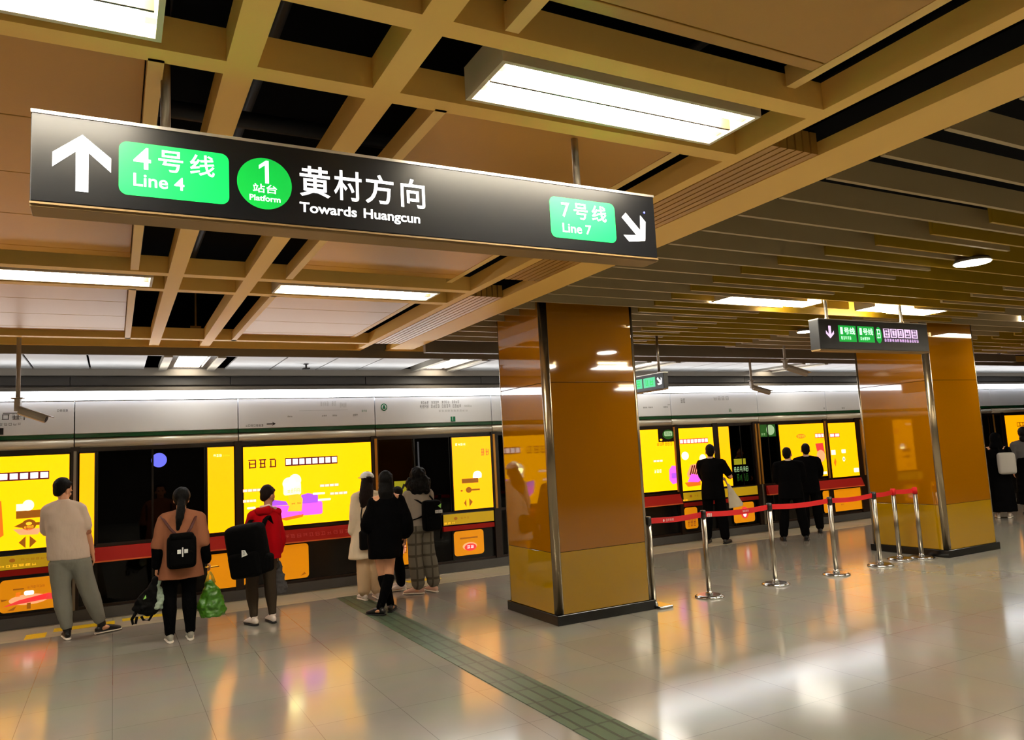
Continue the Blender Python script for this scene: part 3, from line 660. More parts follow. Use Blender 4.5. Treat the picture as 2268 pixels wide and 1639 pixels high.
low(10.27, 10.80, .22, .59, 'rounded lower advert with red emblem right of the man with the white bag', lambda o: (o.ell(10.55, .40, .1, .11, 'ad red'), o.ell(10.55, .37, .04, .05, 'ad white', 3)))
low(12.70, 13.93, .21, .65, 'wide rounded lower advert behind the fourth queue post', lambda o: (o.glyphs(13.2, 13.3, .33, .35, 3, 'ad maroon'), o.glyphs(13.36, 13.44, .36, .44, 1, 'ad orange')))
def sticker(name, label, x0, x1, z0, z1, draw, y=10.845):
    c, h = (x0+x1)/2, (z0+z1)/2; sh = Sheet(); draw(Off(sh, c, h)); o = sh.build(name, None, (c, y, h)); tag(o, label, 'sticker'); return o
sticker('round_reflection', 'round blue reflection in the left glass door', .42, .62, 1.8, 2.0, lambda o: (o.ell(.52, 1.895, .092, .092, 'glow blue', 1)))  # a reflection in the glass, painted on as a glowing blue disc
sticker('door_notice', 'lime notice sticker on the second glass door', 3.68, 3.88, 1.18, 1.42, lambda o: (o.rect(3.68, 3.88, 1.18, 1.42, 'sticker lime', 1), o.poly([(3.74, 1.2), (3.86, 1.36), (3.82, 1.38), (3.78, 1.28)], 'ink black', 2)))
sticker('door_notice', 'lime and green notice on the glass door right of the white bag man', 10.35, 10.82, .95, 1.42, lambda o: (o.rect(10.40, 10.70, 1.30, 1.41, 'sticker lime', 1), o.glyphs(10.38, 10.76, 1.16, 1.26, 5, 'sticker pale', 1), o.glyphs(10.44, 10.74, .98, 1.13, 4, 'sticker green', 1)))
def tiny(o): o.rect(8.60, 9.0, 1.80, 2.035, 'frame black', 1); o.ell(8.83, 1.93, .13, .085, 'sticker green', 2); o.rrect(8.74, 8.92, 1.90, 1.985, .02, 'sticker pale', 3); o.glyphs(8.76, 8.9, 1.91, 1.97, 3, 'sticker green', 4); o.ell(8.66, 1.84, .03, .02, 'ad gold', 2)
sticker('guide_sign', 'dark guide plate with green badge on the advert right of the front pillar', 8.60, 9.0, 1.80, 2.035, tiny, y=10.79)
sticker('guide_sign', 'green guide plate with a pale round badge above the left suited man', 11.13, 11.56, 1.80, 2.04, lambda o: (o.rect(11.13, 11.56, 1.80, 2.04, 'sticker green', 1), o.ell(11.42, 1.93, .11, .1, 'sticker pale', 2), o.glyphs(11.16, 11.28, 1.83, 1.87, 2, 'sticker pale', 2)))

# ---------------------------------------------------------------- hanging direction signs
def hanging_sign(label, x0, x1, z0, z1, depth, loc, rz, poles, ptop):
    """sign body in local coordinates: face in the x-z plane looking along -y"""
    t = thing('direction_sign', label, 'sign', loc, rz)
    obj('sign_box', B((x0, x1, .004, depth, z0+.012, z1-.012), bev=.004), 'sign grey', t)
    obj('face_plate', B((x0+.004, x1-.004, -.001, .006, z0+.018, z1-.012)), 'sign black', t)
    obj('face_plate', B((x0+.004, x1-.004, depth-.004, depth+.003, z0+.018, z1-.012)), 'sign black', t)
    bm = B((x0, x1, -.005, depth+.005, z1-.012, z1)); obj('top_rail', bm, 'sign rail', t)
    bm = B((x0, x1, -.003, depth+.003, z0+.006, z0+.013)); box(bm, x0, x1, .004, depth-.004, z0-.004, z0+.01, bev=.003); obj('bottom_tray', bm, 'sign tray', t)
    for p in poles:
        bm = bmesh.new(); tube(bm, [(p, depth/2, z1-.005), (p, depth/2, ptop)], [.018, .018], 14); h = obj('hanger_pole', bm, 'brushed steel', t)
        bm = bmesh.new(); tube(bm, [(p, depth/2, z1), (p, depth/2, z1+.02)], [.03, .024], 14); obj('pole_collar', bm, 'sign rail', h)
    return t
SX = 1.105
def sx(v): return v-SX
S = hanging_sign('big black hanging sign with two green line plates and white arrows', sx(-.262), sx(2.474), 0, .347, .13, (SX, 3.0, 2.69), 0, [sx(.172), sx(2.05)], .95)
def zz(v): return v-2.69
bm = bmesh.new(); arrow(bm, sx(-.104), zz(2.858), .19, 0, -.0035, w=.21, head=.48); obj('up_arrow', bm, 'sign white', S)
bm = bmesh.new(); arrow(bm, sx(2.335), zz(2.851), .158, -PI*.75, -.0035, w=.23, head=.5); obj('diagonal_arrow', bm, 'sign white', S)
def plate(x0, x1, z0, z1, big, small, bx, sxz):
    sh = Sheet(); sh.rrect(sx(x0), sx(x1), zz(z0), zz(z1), .03, 'sign green', 0); p = sh.build('line_plate', S, (0, -.0025, 0))
    for (body, a, b, c, d, m) in big: lettering('lettering', body, sx(a), sx(b), zz(c), zz(d), m, p, 0, .012)
    return p
plate(.012, .392, 2.759, 2.962, [('4', .06, .118, 2.862, 2.945, 'sign mint'), ('号', .143, .228, 2.862, 2.945, 'sign mint'), ('线', .252, .34, 2.862, 2.945, 'sign mint'), ('Line 4', .06, .232, 2.795, 2.845, 'sign mint')], '', 0, 0)
plate(1.84, 2.219, 2.761, 2.963, [('7', 1.905, 1.95, 2.866, 2.938, 'sign white'), ('号', 1.975, 2.055, 2.862, 2.942, 'sign white'), ('线', 2.08, 2.165, 2.862, 2.942, 'sign white'), ('Line 7', 1.905, 2.07, 2.79, 2.836, 'sign mint')], '', 0, 0)
sh = Sheet(); sh.ell(sx(.526), zz(2.861), .105, .105, 'sign green dark', 0, 48); p = sh.build('platform_disc', S, (0, -.0025, 0))
s2 = Sheet(); s2.poly([(sx(x), zz(z)) for x, z in ((.527, 2.862), (.542, 2.862), (.542, 2.956), (.531, 2.956), (.504, 2.934), (.504, 2.918), (.527, 2.936))], 'sign mint', 1); s2.build('lettering', p); lettering('lettering', '站台', sx(.48), sx(.573), zz(2.822), zz(2.858), 'sign mint', p, 0, .01); lettering('lettering', 'Platform', sx(.467), sx(.585), zz(2.788), zz(2.812), 'sign mint', p, 0, .02)
for ch, a, b in (('黄', .662, .786), ('村', .802, .92), ('方', .935, 1.06), ('向', 1.092, 1.203)):
    lettering('destination_character', ch, sx(a), sx(b), zz(2.828), zz(2.957), 'sign white', S, -.002, .012)
lettering('destination_lettering', 'Towards', sx(.66), sx(.895), zz(2.76), zz(2.802), 'sign white', S, -.002, .02)
lettering('destination_lettering', 'Huangcun', sx(.925), sx(1.176), zz(2.748), zz(2.802), 'sign white', S, -.002, .02)
bm = bmesh.new(); ball(bm, (sx(2.405), -.003, zz(2.938)), (.006, .003, .006)); obj('indicator_light', bm, 'glow blue', S)

# second sign, farther right
S2 = hanging_sign('smaller black hanging sign with a down arrow in front of the rear pillar', -.93, .97, 0, .355, .13, (7.78, 5.68, 2.69), 0, [-.71, .59], .94)
bm = bmesh.new(); arrow(bm, -.76, .205, .125, PI, -.0035, w=.3, head=.5); obj('down_arrow', bm, 'sign pink', S2)
for a, b, body in ((-.62, -.33, '号线'), (-.30, -.02, '号线')):
    sh = Sheet(); sh.rect(a, b, .10, .285, 'sign green dark', 0); p = sh.build('line_plate', S2, (0, -.0025, 0))
    lettering('lettering', body, a+.09, b-.02, .185, .265, 'sign mint', p, 0, .02)
    s2 = Sheet(); s2.rect(a+.03, a+.07, .185, .265, 'sign mint', 1); s2.glyphs(a+.03, a+.2, .125, .16, 5, 'sign mint', 1, rnd); s2.build('small_print', p)
sh = Sheet(); sh.ell(.06, .19, .055, .095, 'sign green dark', 0); p = sh.build('platform_disc', S2, (0, -.0025, 0))
s2 = Sheet(); s2.glyphs(.02, .10, .15, .26, 1, 'sign mint', 1, rnd); s2.build('small_print', p)
s2 = Sheet()
for k in range(5): s2.rect(.145+.128*k, .258+.128*k, .165, .27, 'sign pink', 0); s2.glyphs(.15+.128*k, .255+.128*k, .175, .262, 1, 'sign black', 1, rnd)
s2.build('destination_characters', S2, (0, -.0025, 0)); s2 = Sheet(); s2.glyphs(.15, .78, .115, .15, 14, 'sign pink', 0, rnd); s2.build('destination_lettering', S2, (0, -.0025, 0))

# third sign, side on between the pillars (its face looks towards the left)
S3 = hanging_sign('small black side sign with green plates and a diagonal arrow between the pillars', -1.0, .4, 0, .24, .08, (6.62, 8.5, 2.50), -PI/2, [.27], .80)
for a in (-.62, -.33, -.04):
    sh = Sheet(); sh.rect(a, a+.26, .055, .19, 'sign teal', 0); sh.glyphs(a+.03, a+.23, .08, .17, 2, 'sign green', 1, rnd); sh.build('line_plate', S3, (0, -.0025, 0))
bm = bmesh.new(); arrow(bm, .315, .122, .115, -PI*.75, -.0035, w=.26, head=.5); obj('diagonal_arrow', bm, 'sign white', S3)

# ---------------------------------------------------------------- surveillance cameras
def cctv(label, loc, top, rz, pitch, ln=.27, r=.052, m='cam white', dome=False, drop=.0):
    t = thing('surveillance_camera', label, 'camera', loc, rz)
    bm = bmesh.new(); tube(bm, [(0, 0, .10), (0, 0, top-loc[2])], [.022, .022], 12); obj('hanging_pole', bm, m, t)
    bm = B((-.055, .055, -.04, .04, .09, .105)); box(bm, -.028, .028, -.03, .03, -.04, .09, bev=.006); obj('bracket', bm, m, t)
    bm = bmesh.new(); tube(bm, [(.0, 0, -.035), (ln, 0, -.035)], [(r, r*.85)]*2, 8, ref=(0, 1, 0), smooth=False)
    box(bm, -.02, ln+.05, -r*1.12, r*1.12, .0, .012, bev=.004)
    o = obj('camera_body', bm, m, t); o.location = (.03, 0, .0); o.rotation_euler = (0, pitch, 0)
    bm = bmesh.new(); tube(bm, [(ln, 0, -.035), (ln+.006, 0, -.035)], [(r*.7, r*.6)]*2, 14, ref=(0, 1, 0)); obj('lens', bm, 'cam black', o)
    if dome:
        bm = bmesh.new(); ball(bm, (.09, 0, .42), (.075, .075, .05)); box(bm, 0, .1, -.012, .012, .43, .45); obj('dome_lamp', bm, 'cam white', t)
    return t
cctv('grey bullet camera on a thin ceiling pole at the left edge', (-.90, 9.5, 2.50), 3.25, math.radians(-12), math.radians(22))
cctv('white bullet camera under a small dome between the pillars', (9.96, 9.0, 2.96), 3.62, math.radians(-10), math.radians(17), .40, .055, dome=True)
cctv('dark bullet camera low on a thin pole above the suited man', (10.22, 10.05, 2.72), 3.25, math.radians(-8), math.radians(15), .36, .05)
t = cctv('black hook shaped camera under the ceiling at the far right', (16.2, 9.0, 3.34), 3.75, math.radians(200), .1, .10, .07, 'cam black')

# ---------------------------------------------------------------- queue posts and belts
PX = [(5.20, 6.80), (6.02, 6.84), (7.09, 6.86), (8.11, 6.82), (9.04, 6.88), (9.64, 7.02), (9.94, 6.90)]
ordn = ['standing against the front pillar, first of the row', 'second from the front pillar', 'third from the front pillar', 'fourth from the front pillar', 'fifth from the front pillar', 'behind the others at the rear pillar', 'last of the row, in front of the rear pillar']
posts = []
for i, (x, y) in enumerate(PX):
    t = thing('queue_post', 'steel queue post, '+ordn[i], 'queue post', (x, y, 0), group='queue posts with red belts')
    if i == 0: obj('base', B((-.02, .16, -.13, .13, 0, .03), bev=.01), 'steel', t)
    else:
        bm = bmesh.new(); tube(bm, [(0, 0, 0), (0, 0, .012), (0, 0, .03)], [(.165, .165), (.165, .165), (.13, .13)], 32); obj('base', bm, 'steel', t)
    bm = bmesh.new(); tube(bm, [(0, 0, .03), (0, 0, .90)], [.029, .029], 20); obj('pole', bm, 'brushed steel', t)
    bm = bmesh.new(); tube(bm, [(0, 0, .03), (0, 0, .07)], [.045, .03], 20); obj('foot_ring', bm, 'steel', t)
    bm = bmesh.new(); tube(bm, [(0, 0, .885), (0, 0, .965), (0, 0, .975)], [.034, .034, .026], 20); obj('head', bm, 'belt red' if i > 4 else 'dark steel', t)
    posts.append(t)
for i in range(6):
    a, b = Vector((*PX[i], 0)), Vector((*PX[i+1], 0)); d = b-a; L = d.length; ang = math.atan2(d.y, d.x)
    bm = bmesh.new(); n = 12; rows = []
    for k in range(n+1):
        s = .03+(L-.06)*k/n; sag = -.02*math.sin(PI*k/n)*(L/1.1)
        rows.append([bm.verts.new((s, yy, zz_+sag)) for yy, zz_ in ((-.0015, .897), (.0015, .897), (.0015, .958), (-.0015, .958))])
    for p, q in zip(rows, rows[1:]):
        for j in range(4): bm.faces.new((p[j], p[(j+1) % 4], q[(j+1) % 4], q[j]))
    bm.faces.new(rows[0][::-1]); bm.faces.new(rows[-1])
    be = obj('belt', bm, 'belt red', posts[i]); be.rotation_euler = (0, 0, ang)
    if i in (0, 1):
        sh = Sheet()
        if i == 0: sh.ell(.22, .925, .011, .014, 'belt white', 0); sh.glyphs(.25, .37, .912, .938, 4, 'belt white', 0, rnd)
        else: sh.rect(.06, .13, .905, .945, 'belt white', 0); sh.glyphs(.065, .125, .908, .942, 2, 'belt red', 1, rnd); sh.glyphs(.62, .72, .915, .935, 4, 'belt white', 0, rnd)
        sh.build('belt_print', be, (0, -.003, -.012))

# ================================================================ people
V = Vector
def lerp(a, b, t): return V(a)+(V(b)-V(a))*t
def std(s=1.0, w=1.0):
    """joints of an upright figure of 1.70 m seen from behind; x right, y forward"""
    J = dict(head=(0, .015, 1.585), neck=(0, 0, 1.45), chest=(0, -.01, 1.27), waist=(0, 0, 1.06), hip=(0, 0, .92),
             shL=(-.175, 0, 1.39), shR=(.175, 0, 1.39), elL=(-.215, -.02, 1.11), elR=(.215, -.02, 1.11), wrL=(-.23, .05, .87), wrR=(.23, .05, .87),
             fiL=(-.235, .08, .70), fiR=(.235, .08, .70), thL=(-.09, 0, .88), thR=(.09, 0, .88), knL=(-.095, .02, .48), knR=(.095, .02, .48), anL=(-.10, -.02, .085), anR=(.10, -.02, .085),
             toL=(-.12, .17, .02), toR=(.12, .17, .02))
    return {k: V((p[0]*s*w, p[1]*s, p[2]*s)) for k, p in J.items()}
def hand(bm, wr, fi, side, curl=.35, s=1.0):
    """palm, four separate bent fingers and a thumb; fi is where the middle finger would reach stretched out"""
    f = (V(fi)-V(wr)).normalized(); inn = V((-side, 0, 0)); n = (inn-inn.dot(f)*f)
    if n.length < .2: n = V((0, 0, -1))-V((0, 0, -1)).dot(f)*f
    n.normalize(); sd = f.cross(n)
    if sd.y < 0: sd = -sd                          # thumb side looks forward
    k1 = V(wr)+f*.088*s
    tube(bm, [V(wr)-f*.01, V(wr)+f*.035*s, k1], [(.024*s, .02*s), (.036*s, .016*s), (.039*s, .013*s)], 12, ref=sd, caps='round')
    for o, L in ((.029, .068), (.010, .078), (-.010, .073), (-.028, .057)):
        p = k1+sd*o*s-f*.008; d = f.copy(); pts = [p]
        for q, fr in enumerate((.45, .32, .23)):
            a = curl*(.6+.5*q); d = (d*math.cos(a)+n*math.sin(a)).normalized(); p = p+d*L*fr*s; pts.append(p)
        tube(bm, pts, [.0088*s, .0085*s, .0078*s, .0068*s], 8, ref=sd, caps='round')
    p = V(wr)+f*.03*s+sd*.03*s; d1 = (f*.75+sd*.6+n*.25).normalized(); d2 = (f*.9+sd*.1+n*.4).normalized()
    tube(bm, [p, p+d1*.035*s, p+d1*.035*s+d2*.03*s], [.0115*s, .010*s, .0078*s], 8, ref=n, caps='round')
def head_mesh(bm, c, yaw, tilt, s=1.0, tail=None):
    """skull, jaw, nose, brows and ears; returns a function from head space to figure space"""
    Rm = Matrix.Rotation(yaw, 3, 'Z') @ Matrix.Rotation(-tilt, 3, 'X')
    f = lambda x, y, z: V(c)+Rm @ V((x*s, y*s, z*s))
    tmp = bmesh.new()
    ball(tmp, (0, -.012, .025), (.074, .092, .088)); ball(tmp, (0, .022, -.035), (.056, .064, .072)); ball(tmp, (0, .055, -.085), (.026, .026, .022))
    tube(tmp, [(0, .082, .012), (0, .103, -.028)], [.009, .014], 10, caps='round'); ball(tmp, (0, .088, -.055), (.024, .012, .008)); ball(tmp, (0, .085, -.066), (.021, .011, .008))
    for sd in (-1, 1):
        ball(tmp, (sd*.075, -.005, -.015), (.011, .022, .032)); ball(tmp, (sd*.030, .074, .026), (.022, .012, .009)); ball(tmp, (sd*.04, .058, -.022), (.024, .022, .02))
    for v in tmp.verts: v.co = f(*v.co)
    me = bpy.data.meshes.new('tmp'); tmp.to_mesh(me); bm.from_mesh(me); bpy.data.meshes.remove(me); tmp.free()
    return f
def face_parts(root, f, sk):
    for sd in (-1, 1):
        bm = bmesh.new(); c = f(sd*.030, .0795, .008); ball(bm, c, (.0105, .0085, .007), 12, 8); obj('eye', bm, 'eye', root)
    bm = bmesh.new(); p = [f(-.02, .094, -.061), f(0, .101, -.061), f(.02, .094, -.061)]; tube(bm, p, [.003, .0045, .003], 8, ref=(0, 0, 1)); obj('mouth', bm, 'lips', root)
def body(root, J, sk='skin', yaw=0, tilt=0, s=1.0, curl=(.35, .35), hands=(True, True), w=1.0):
    bm = bmesh.new()
    tube(bm, [J['hip']-V((0, 0, .06*s)), J['hip'], J['waist'], J['chest'], lerp(J['chest'], J['neck'], .6)], [(.14*s*w, .10*s), (.155*s*w, .105*s), (.125*s*w, .09*s), (.15*s*w, .105*s), (.13*s*w, .085*s)], 20, caps='round')
    tube(bm, [lerp(J['chest'], J['neck'], .5), J['neck'], lerp(J['neck'], J['head'], .6)], [(.08*s, .07*s), (.054*s, .056*s), (.050*s, .054*s)], 16, caps='round')
    f = head_mesh(bm, J['head'], yaw, tilt, s)
    tube(bm, [J['shL'], lerp(J['shL'], J['shR'], .5)+V((0, 0, .02*s)), J['shR']], [.05*s, .06*s, .05*s], 14, ref=(0, 1, 0), caps='round')
    for e, i in (('L', 0), ('R', 1)):
        sh_, el, wr = J['sh'+e], J['el'+e], J['wr'+e]
        tube(bm, [sh_, lerp(sh_, el, .5), el, lerp(el, wr, .35), wr], [.050*s, .045*s, .037*s, .039*s, .025*s], 14, ref=(0, 1, 0), caps='round')
        if hands[i]: hand(bm, wr, J['fi'+e], -1 if e == 'L' else 1, curl[i], s)
        th, kn, an, to = J['th'+e], J['kn'+e], J['an'+e], J['to'+e]
        tube(bm, [th, lerp(th, kn, .45), kn, lerp(kn, an, .3)+V((0, -.015*s, 0)), lerp(kn, an, .7), an], [.085*s*w, .074*s*w, .052*s, .056*s, .042*s, .035*s], 16, caps='round')
        tube(bm, [an+V((0, -.01, -.03)), lerp(an, to, .5)-V((0, 0, .01)), lerp(an, to, .85)], [.034*s, (.038*s, .028*s), (.036*s, .018*s)], 12, caps='round')
    o = obj('body', bm, sk, root); remesh(o, .0058, 3)
    face_parts(root, f, sk)
    return f
def wear(name, m, root, tubes=(), lofts=(), balls=(), vox=.011, it=5, disp=.012, ds=.10, boxes=()):
    bm = bmesh.new()
    for a in tubes: tube(bm, *a[:2], **dict(dict(n=18, caps='round'), **(a[2] if len(a) > 2 else {})))
    for l in lofts: loft(bm, l)
    for b in balls: ball(bm, *b)
    for b in boxes: box(bm, *b)
    o = obj(name, bm, m, root); remesh(o, vox, it, disp, ds); return o
def shoe(root, an, to, m, sole, s=1.0, high=False):
    d = V((to.x-an.x, to.y-an.y, 0)).normalized(); sd = V((d.y, -d.x, 0)); g = V((an.x, an.y, 0))
    L = .25*s
    bm = bmesh.new(); P = lambda t, z: g+d*t*L+V((0, 0, z))
    tube(bm, [P(-.22, .045), P(0, .052), P(.3, .05), P(.6, .036), P(.76, .03)], [(.030*s, .034), (.036*s, .04), (.040*s, .036), (.045*s, .024), (.036*s, .017)], 16, ref=sd, caps='round')
    tube(bm, [P(-.04, .05), P(-.06, .10 if not high else .13)], [.036*s, .037*s], 14, caps=True)
    o = obj('shoe', bm, m, root); remesh(o, .006, 3)
    bm = bmesh.new(); tube(bm, [P(-.30, .011), P(-.2, .011), P(.25, .011), P(.62, .011), P(.82, .013)], [(.026*s, .011), (.036*s, .011), (.040*s, .011), (.048*s, .011), (.030*s, .010)], 18, ref=sd)
    obj('sole', bm, sole, o)
def hair_cap(root, f, m, r=(.084, .094, .096), c=(0, -.036, .042), extra=(), tubes=(), disp=.012):
    bm = bmesh.new(); tmp = bmesh.new(); ball(tmp, c, r); ball(tmp, (0, .028, .092), (.056, .042, .026)); ball(tmp, (0, -.05, .0), (.076, .06, .075)); ball(tmp, (0, -.052, -.04), (.062, .042, .05))
    for e in extra: ball(tmp, *e)
    for p, q in tubes: tube(tmp, p, q, n=16, caps='round')
    for v in tmp.verts: v.co = f(*v.co)
    me = bpy.data.meshes.new('tmp'); tmp.to_mesh(me); bm.from_mesh(me); bpy.data.meshes.remove(me); tmp.free()
    o = obj('hair', bm, m, root); remesh(o, .009, 3, disp, .04); return o
def sleeves(J, e, r0, r1, r2, t1=1.0, t0=0):
    """tube along one arm, from shoulder to a fraction t1 of the way elbow (0-1) or wrist (1-2)"""
    sh_, el, wr = J['sh'+e], J['el'+e], J['wr'+e]; q = lambda t: lerp(sh_, el, t) if t <= 1 else lerp(el, wr, t-1)
    n = 7; ts = [t0+(t1-t0)*k/n for k in range(n+1)]
    R = [r0+(r1-r0)*min(t, 1)+(r2-r1)*max(0, t-1) for t in ts]
    return ([q(t) for t in ts], R, dict(ref=(0, 1, 0)))
def leg(J, e, r0, r1, r2, t1=2.0, t0=0.0):
    th, kn, an = J['th'+e], J['kn'+e], J['an'+e]; q = lambda t: lerp(th, kn, t) if t <= 1 else lerp(kn, an, t-1)
    n = 9; ts = [t0+(t1-t0)*k/n for k in range(n+1)]
    R = [r0+(r1-r0)*min(t, 1)+(r2-r1)*max(0, t-1) for t in ts]
    back = lambda t: V((0, -.014*math.sin(PI*max(0, min(1, (t-.9)/1.1))), 0))          # the calf swells backwards
    R = [r+.010*math.exp(-((t-1.3)/.28)**2) for t, r in zip(ts, R)]
    return ([q(t)+back(t) for t in ts], R)
def JJ(s=1.0, w=1.0, **k):
    J = std(s, w)
    for n, p in k.items(): J[n] = V(p)
    return J
PG = 'passengers waiting at the screen doors'
def person(label, loc, rz=0): return thing('person', label, 'person', (loc[0], loc[1], 0.002), rz, PG)

# --- man in a white shirt at the left
pA = person('man seen from behind in white short sleeved shirt and grey trousers, looking down', (-.26, 9.80))
J = JJ(1.0, head=(-.235, .03, 1.595), neck=(-.225, -.02, 1.47), chest=(-.215, -.03, 1.28), waist=(-.185, 0, 1.06), hip=(-.165, 0, .88),
       shL=(-.375, -.01, 1.40), shR=(-.07, -.01, 1.395), elL=(-.385, .10, 1.14), wrL=(-.24, .28, 1.20), fiL=(-.13, .36, 1.25),
       elR=(.005, .01, 1.11), wrR=(.055, .05, .88), fiR=(.085, .07, .71), thL=(-.255, 0, .82), thR=(-.075, 0, .82), knL=(-.235, .02, .47), knR=(.025, .03, .47), anL=(-.175, -.04, .09), anR=(.155, .02, .09),
       toL=(-.20, .13, .02), toR=(.33, .10, .02))
f = body(pA, J, 'skin', yaw=math.radians(-42), tilt=math.radians(24))
hair_cap(pA, f, 'hair black', disp=.008)
wear('shirt', 'cloth white', pA, tubes=[sleeves(J, 'L', .066, .074, .07, .92), sleeves(J, 'R', .066, .072, .07, .78), ([J['shL'], lerp(J['shL'], J['shR'], .5)+V((0, -.01, .035)), J['shR']], [.06, .075, .06], dict(ref=(0, 1, 0)))],
     lofts=[[(.845, -.172, 0, .208, .135), (.95, -.18, -.01, .203, .14), (1.1, -.195, -.02, .195, .14), (1.25, -.21, -.03, .19, .14), (1.36, -.222, -.025, .175, .12), (1.43, -.225, -.02, .12, .09), (1.485, -.227, -.015, .066, .066)]], disp=.022, ds=.16)
wear('shirt_collar', 'cloth white', pA, lofts=[[(1.455, -.227, -.018, .075, .074), (1.49, -.228, -.014, .066, .066), (1.50, -.228, -.012, .062, .062)]], disp=0)
wear('armband', 'skin dark', pA, tubes=[sleeves(J, 'R', .05, .047, .04, 1.0, .74)], disp=.004, ds=.03)
wear('trousers', 'cloth grey trousers', pA, tubes=[leg(J, 'L', .115, .088, .056, 1.88), leg(J, 'R', .115, .088, .056, 1.86), ([J['hip']+V((0, 0, .06)), J['hip']-V((0, 0, .06))], [(.185, .13), (.19, .135)])], disp=.016, ds=.12)
for e in 'LR':
    wear('sock', 'shoe black', pA, tubes=[leg(J, e, .05, .05, .045, 2.0, 1.78)], disp=0)
    shoe(pA, J['an'+e], J['to'+e], 'shoe black', 'shoe sole')
ph = thing('phone', 'dark phone held in front of the white shirted man', 'phone', (-.26-.12, 9.80+.40, 1.27), .3); obj('case', B((-.038, .038, -.005, .005, -.075, .075), bev=.004), 'phone', ph)

# --- woman in the tan jacket with a small backpack and bags
pB = person('woman with ponytail in tan jacket and black leggings carrying plastic bags', (.61, 8.80))
J = JJ(.91, head=(.025, .02, 1.445), neck=(.025, 0, 1.32), chest=(.025, -.01, 1.16), waist=(.02, 0, .97), hip=(.015, 0, .83),
       shL=(-.135, 0, 1.255), shR=(.195, 0, 1.245), elL=(-.20, -.01, .99), elR=(.235, -.01, .98), wrL=(-.21, .0, .77), fiL=(-.225, .02, .62), wrR=(.275, .04, .775), fiR=(.335, .10, .66),
       thL=(-.07, 0, .80), thR=(.10, 0, .80), knL=(-.095, .02, .42), knR=(.095, .02, .42), anL=(-.09, -.02, .085), anR=(.105, -.02, .085), toL=(-.10, -.19+.36, .02), toR=(.11, .17, .02))
f = body(pB, J, 'skin', s=.91, curl=(1.0, .6))
hair_cap(pB, f, 'hair black', r=(.096, .10, .105), c=(0, -.042, .038), tubes=[([(0, -.11, .0), (-.01, -.145, -.09), (-.03, -.17, -.2), (-.05, -.16, -.34)], [.04, .05, .045, .02])])
wear('jacket', 'cloth tan', pB, tubes=[sleeves(J, 'L', .07, .072, .07, 1.12), sleeves(J, 'R', .07, .072, .07, 1.1), ([J['shL'], lerp(J['shL'], J['shR'], .5)+V((0, 0, .035)), J['shR']], [.06, .07, .06], dict(ref=(0, 1, 0)))],
     lofts=[[(.635, .02, 0, .225, .16), (.75, .02, 0, .205, .15), (.95, .02, 0, .185, .135), (1.12, .025, -.01, .18, .13), (1.24, .025, -.01, .155, .11), (1.30, .025, 0, .095, .085), (1.345, .025, 0, .062, .065)]], disp=.02, ds=.14)
for e in 'LR': wear('sleeve_cuff', 'cloth black', pB, tubes=[sleeves(J, e, .07, .064, .05, 1.97, .97)], disp=.01, ds=.06)
wear('leggings', 'cloth knit black', pB, tubes=[leg(J, 'L', .095, .068, .05, 1.99), leg(J, 'R', .095, .068, .05, 1.99), ([J['hip']+V((0, 0, .04)), J['hip']-V((0, 0, .05))], [(.15, .11), (.155, .115)])], disp=.005)
for e in 'LR': shoe(pB, J['an'+e], J['to'+e], 'shoe grey', 'shoe sole', .92)

def rbox(bm, x0, x1, y0, y1, z0, z1, r): box(bm, x0, x1, y0, y1, z0, z1, bev=r)
bp = thing('small_backpack', 'small black backpack with white clip on the woman in tan', 'backpack', (.61+.015, 8.80-.16, .93))
bm = bmesh.new(); rbox(bm, -.145, .14, -.09, .035, -.18, .16, .05); o = obj('bag_body', bm, 'backpack nylon', bp); o.modifiers.new('s', 'SUBSURF').levels = 1
bm = bmesh.new(); rbox(bm, -.11, .105, -.115, -.06, -.16, .0, .03); obj('front_pocket', bm, 'backpack nylon', bp)
bm = bmesh.new(); rbox(bm, -.12, .115, -.10, .02, .11, .18, .03); obj('flap', bm, 'backpack nylon', bp)
obj('clip', B((-.05, -.015, -.125, -.115, -.02, .02), (.015, .05, -.125, -.115, -.02, .02), (-.006, .006, -.127, -.115, -.055, .04), bev=.002), 'badge white', bp)
for a, c_, b in (((-.04, -.02, .15), (-.105, .0, .225), (-.185, .13, .355)), ((.04, -.02, .15), (.09, .0, .225), (.155, .13, .35))):
    bm = bmesh.new(); tube(bm, [V(a), V(c_), lerp(c_, b, .6)+V((0, -.02, .0)), V(b), V(b)+V((0, .10, -.03)), V(b)+V((0, .17, -.12)), V(b)+V((0, .20, -.26))], [(.014, .005)]*7, 10); obj('strap', bm, 'strap brown', bp)
def plastic_bag(label, loc, m, w, h, d, seed, handle, hm=None, tilt=0, lean=0, group=None):
    t = thing('carrier_bag', label, 'bag', loc, 0, group)
    bm = bmesh.new(); rs = []; rr = random.Random(seed)
    for k in range(7):
        u = k/6; z = -h*u; wv = w*(.32+.68*min(1, u*1.6))*(1 if u < .9 else .86); rs.append((z, lean*u+rr.uniform(-.012, .012), rr.uniform(-.01, .01), wv/2, d/2*(.5+.5*u)))
    loft(bm, rs, 20); o = obj('bag_body', bm, m, t); remesh(o, .009, 3, .035, .05)
    for sd in (-1, 1):
        bm = bmesh.new(); tube(bm, [(sd*w*.13, 0, -.02), (sd*w*.08, 0, handle*.55), (0, 0, handle)], [(.022, .006), (.012, .005), (.010, .006)], 10); obj('handle', bm, hm or m, t)
    return t
plastic_bag('green and yellow plastic bag in the right hand of the woman in tan', (.61+.305, 8.83, .56), 'bag plastic green', .28, .36, .2, 1, .10, 'bag plastic yellow', lean=.02)
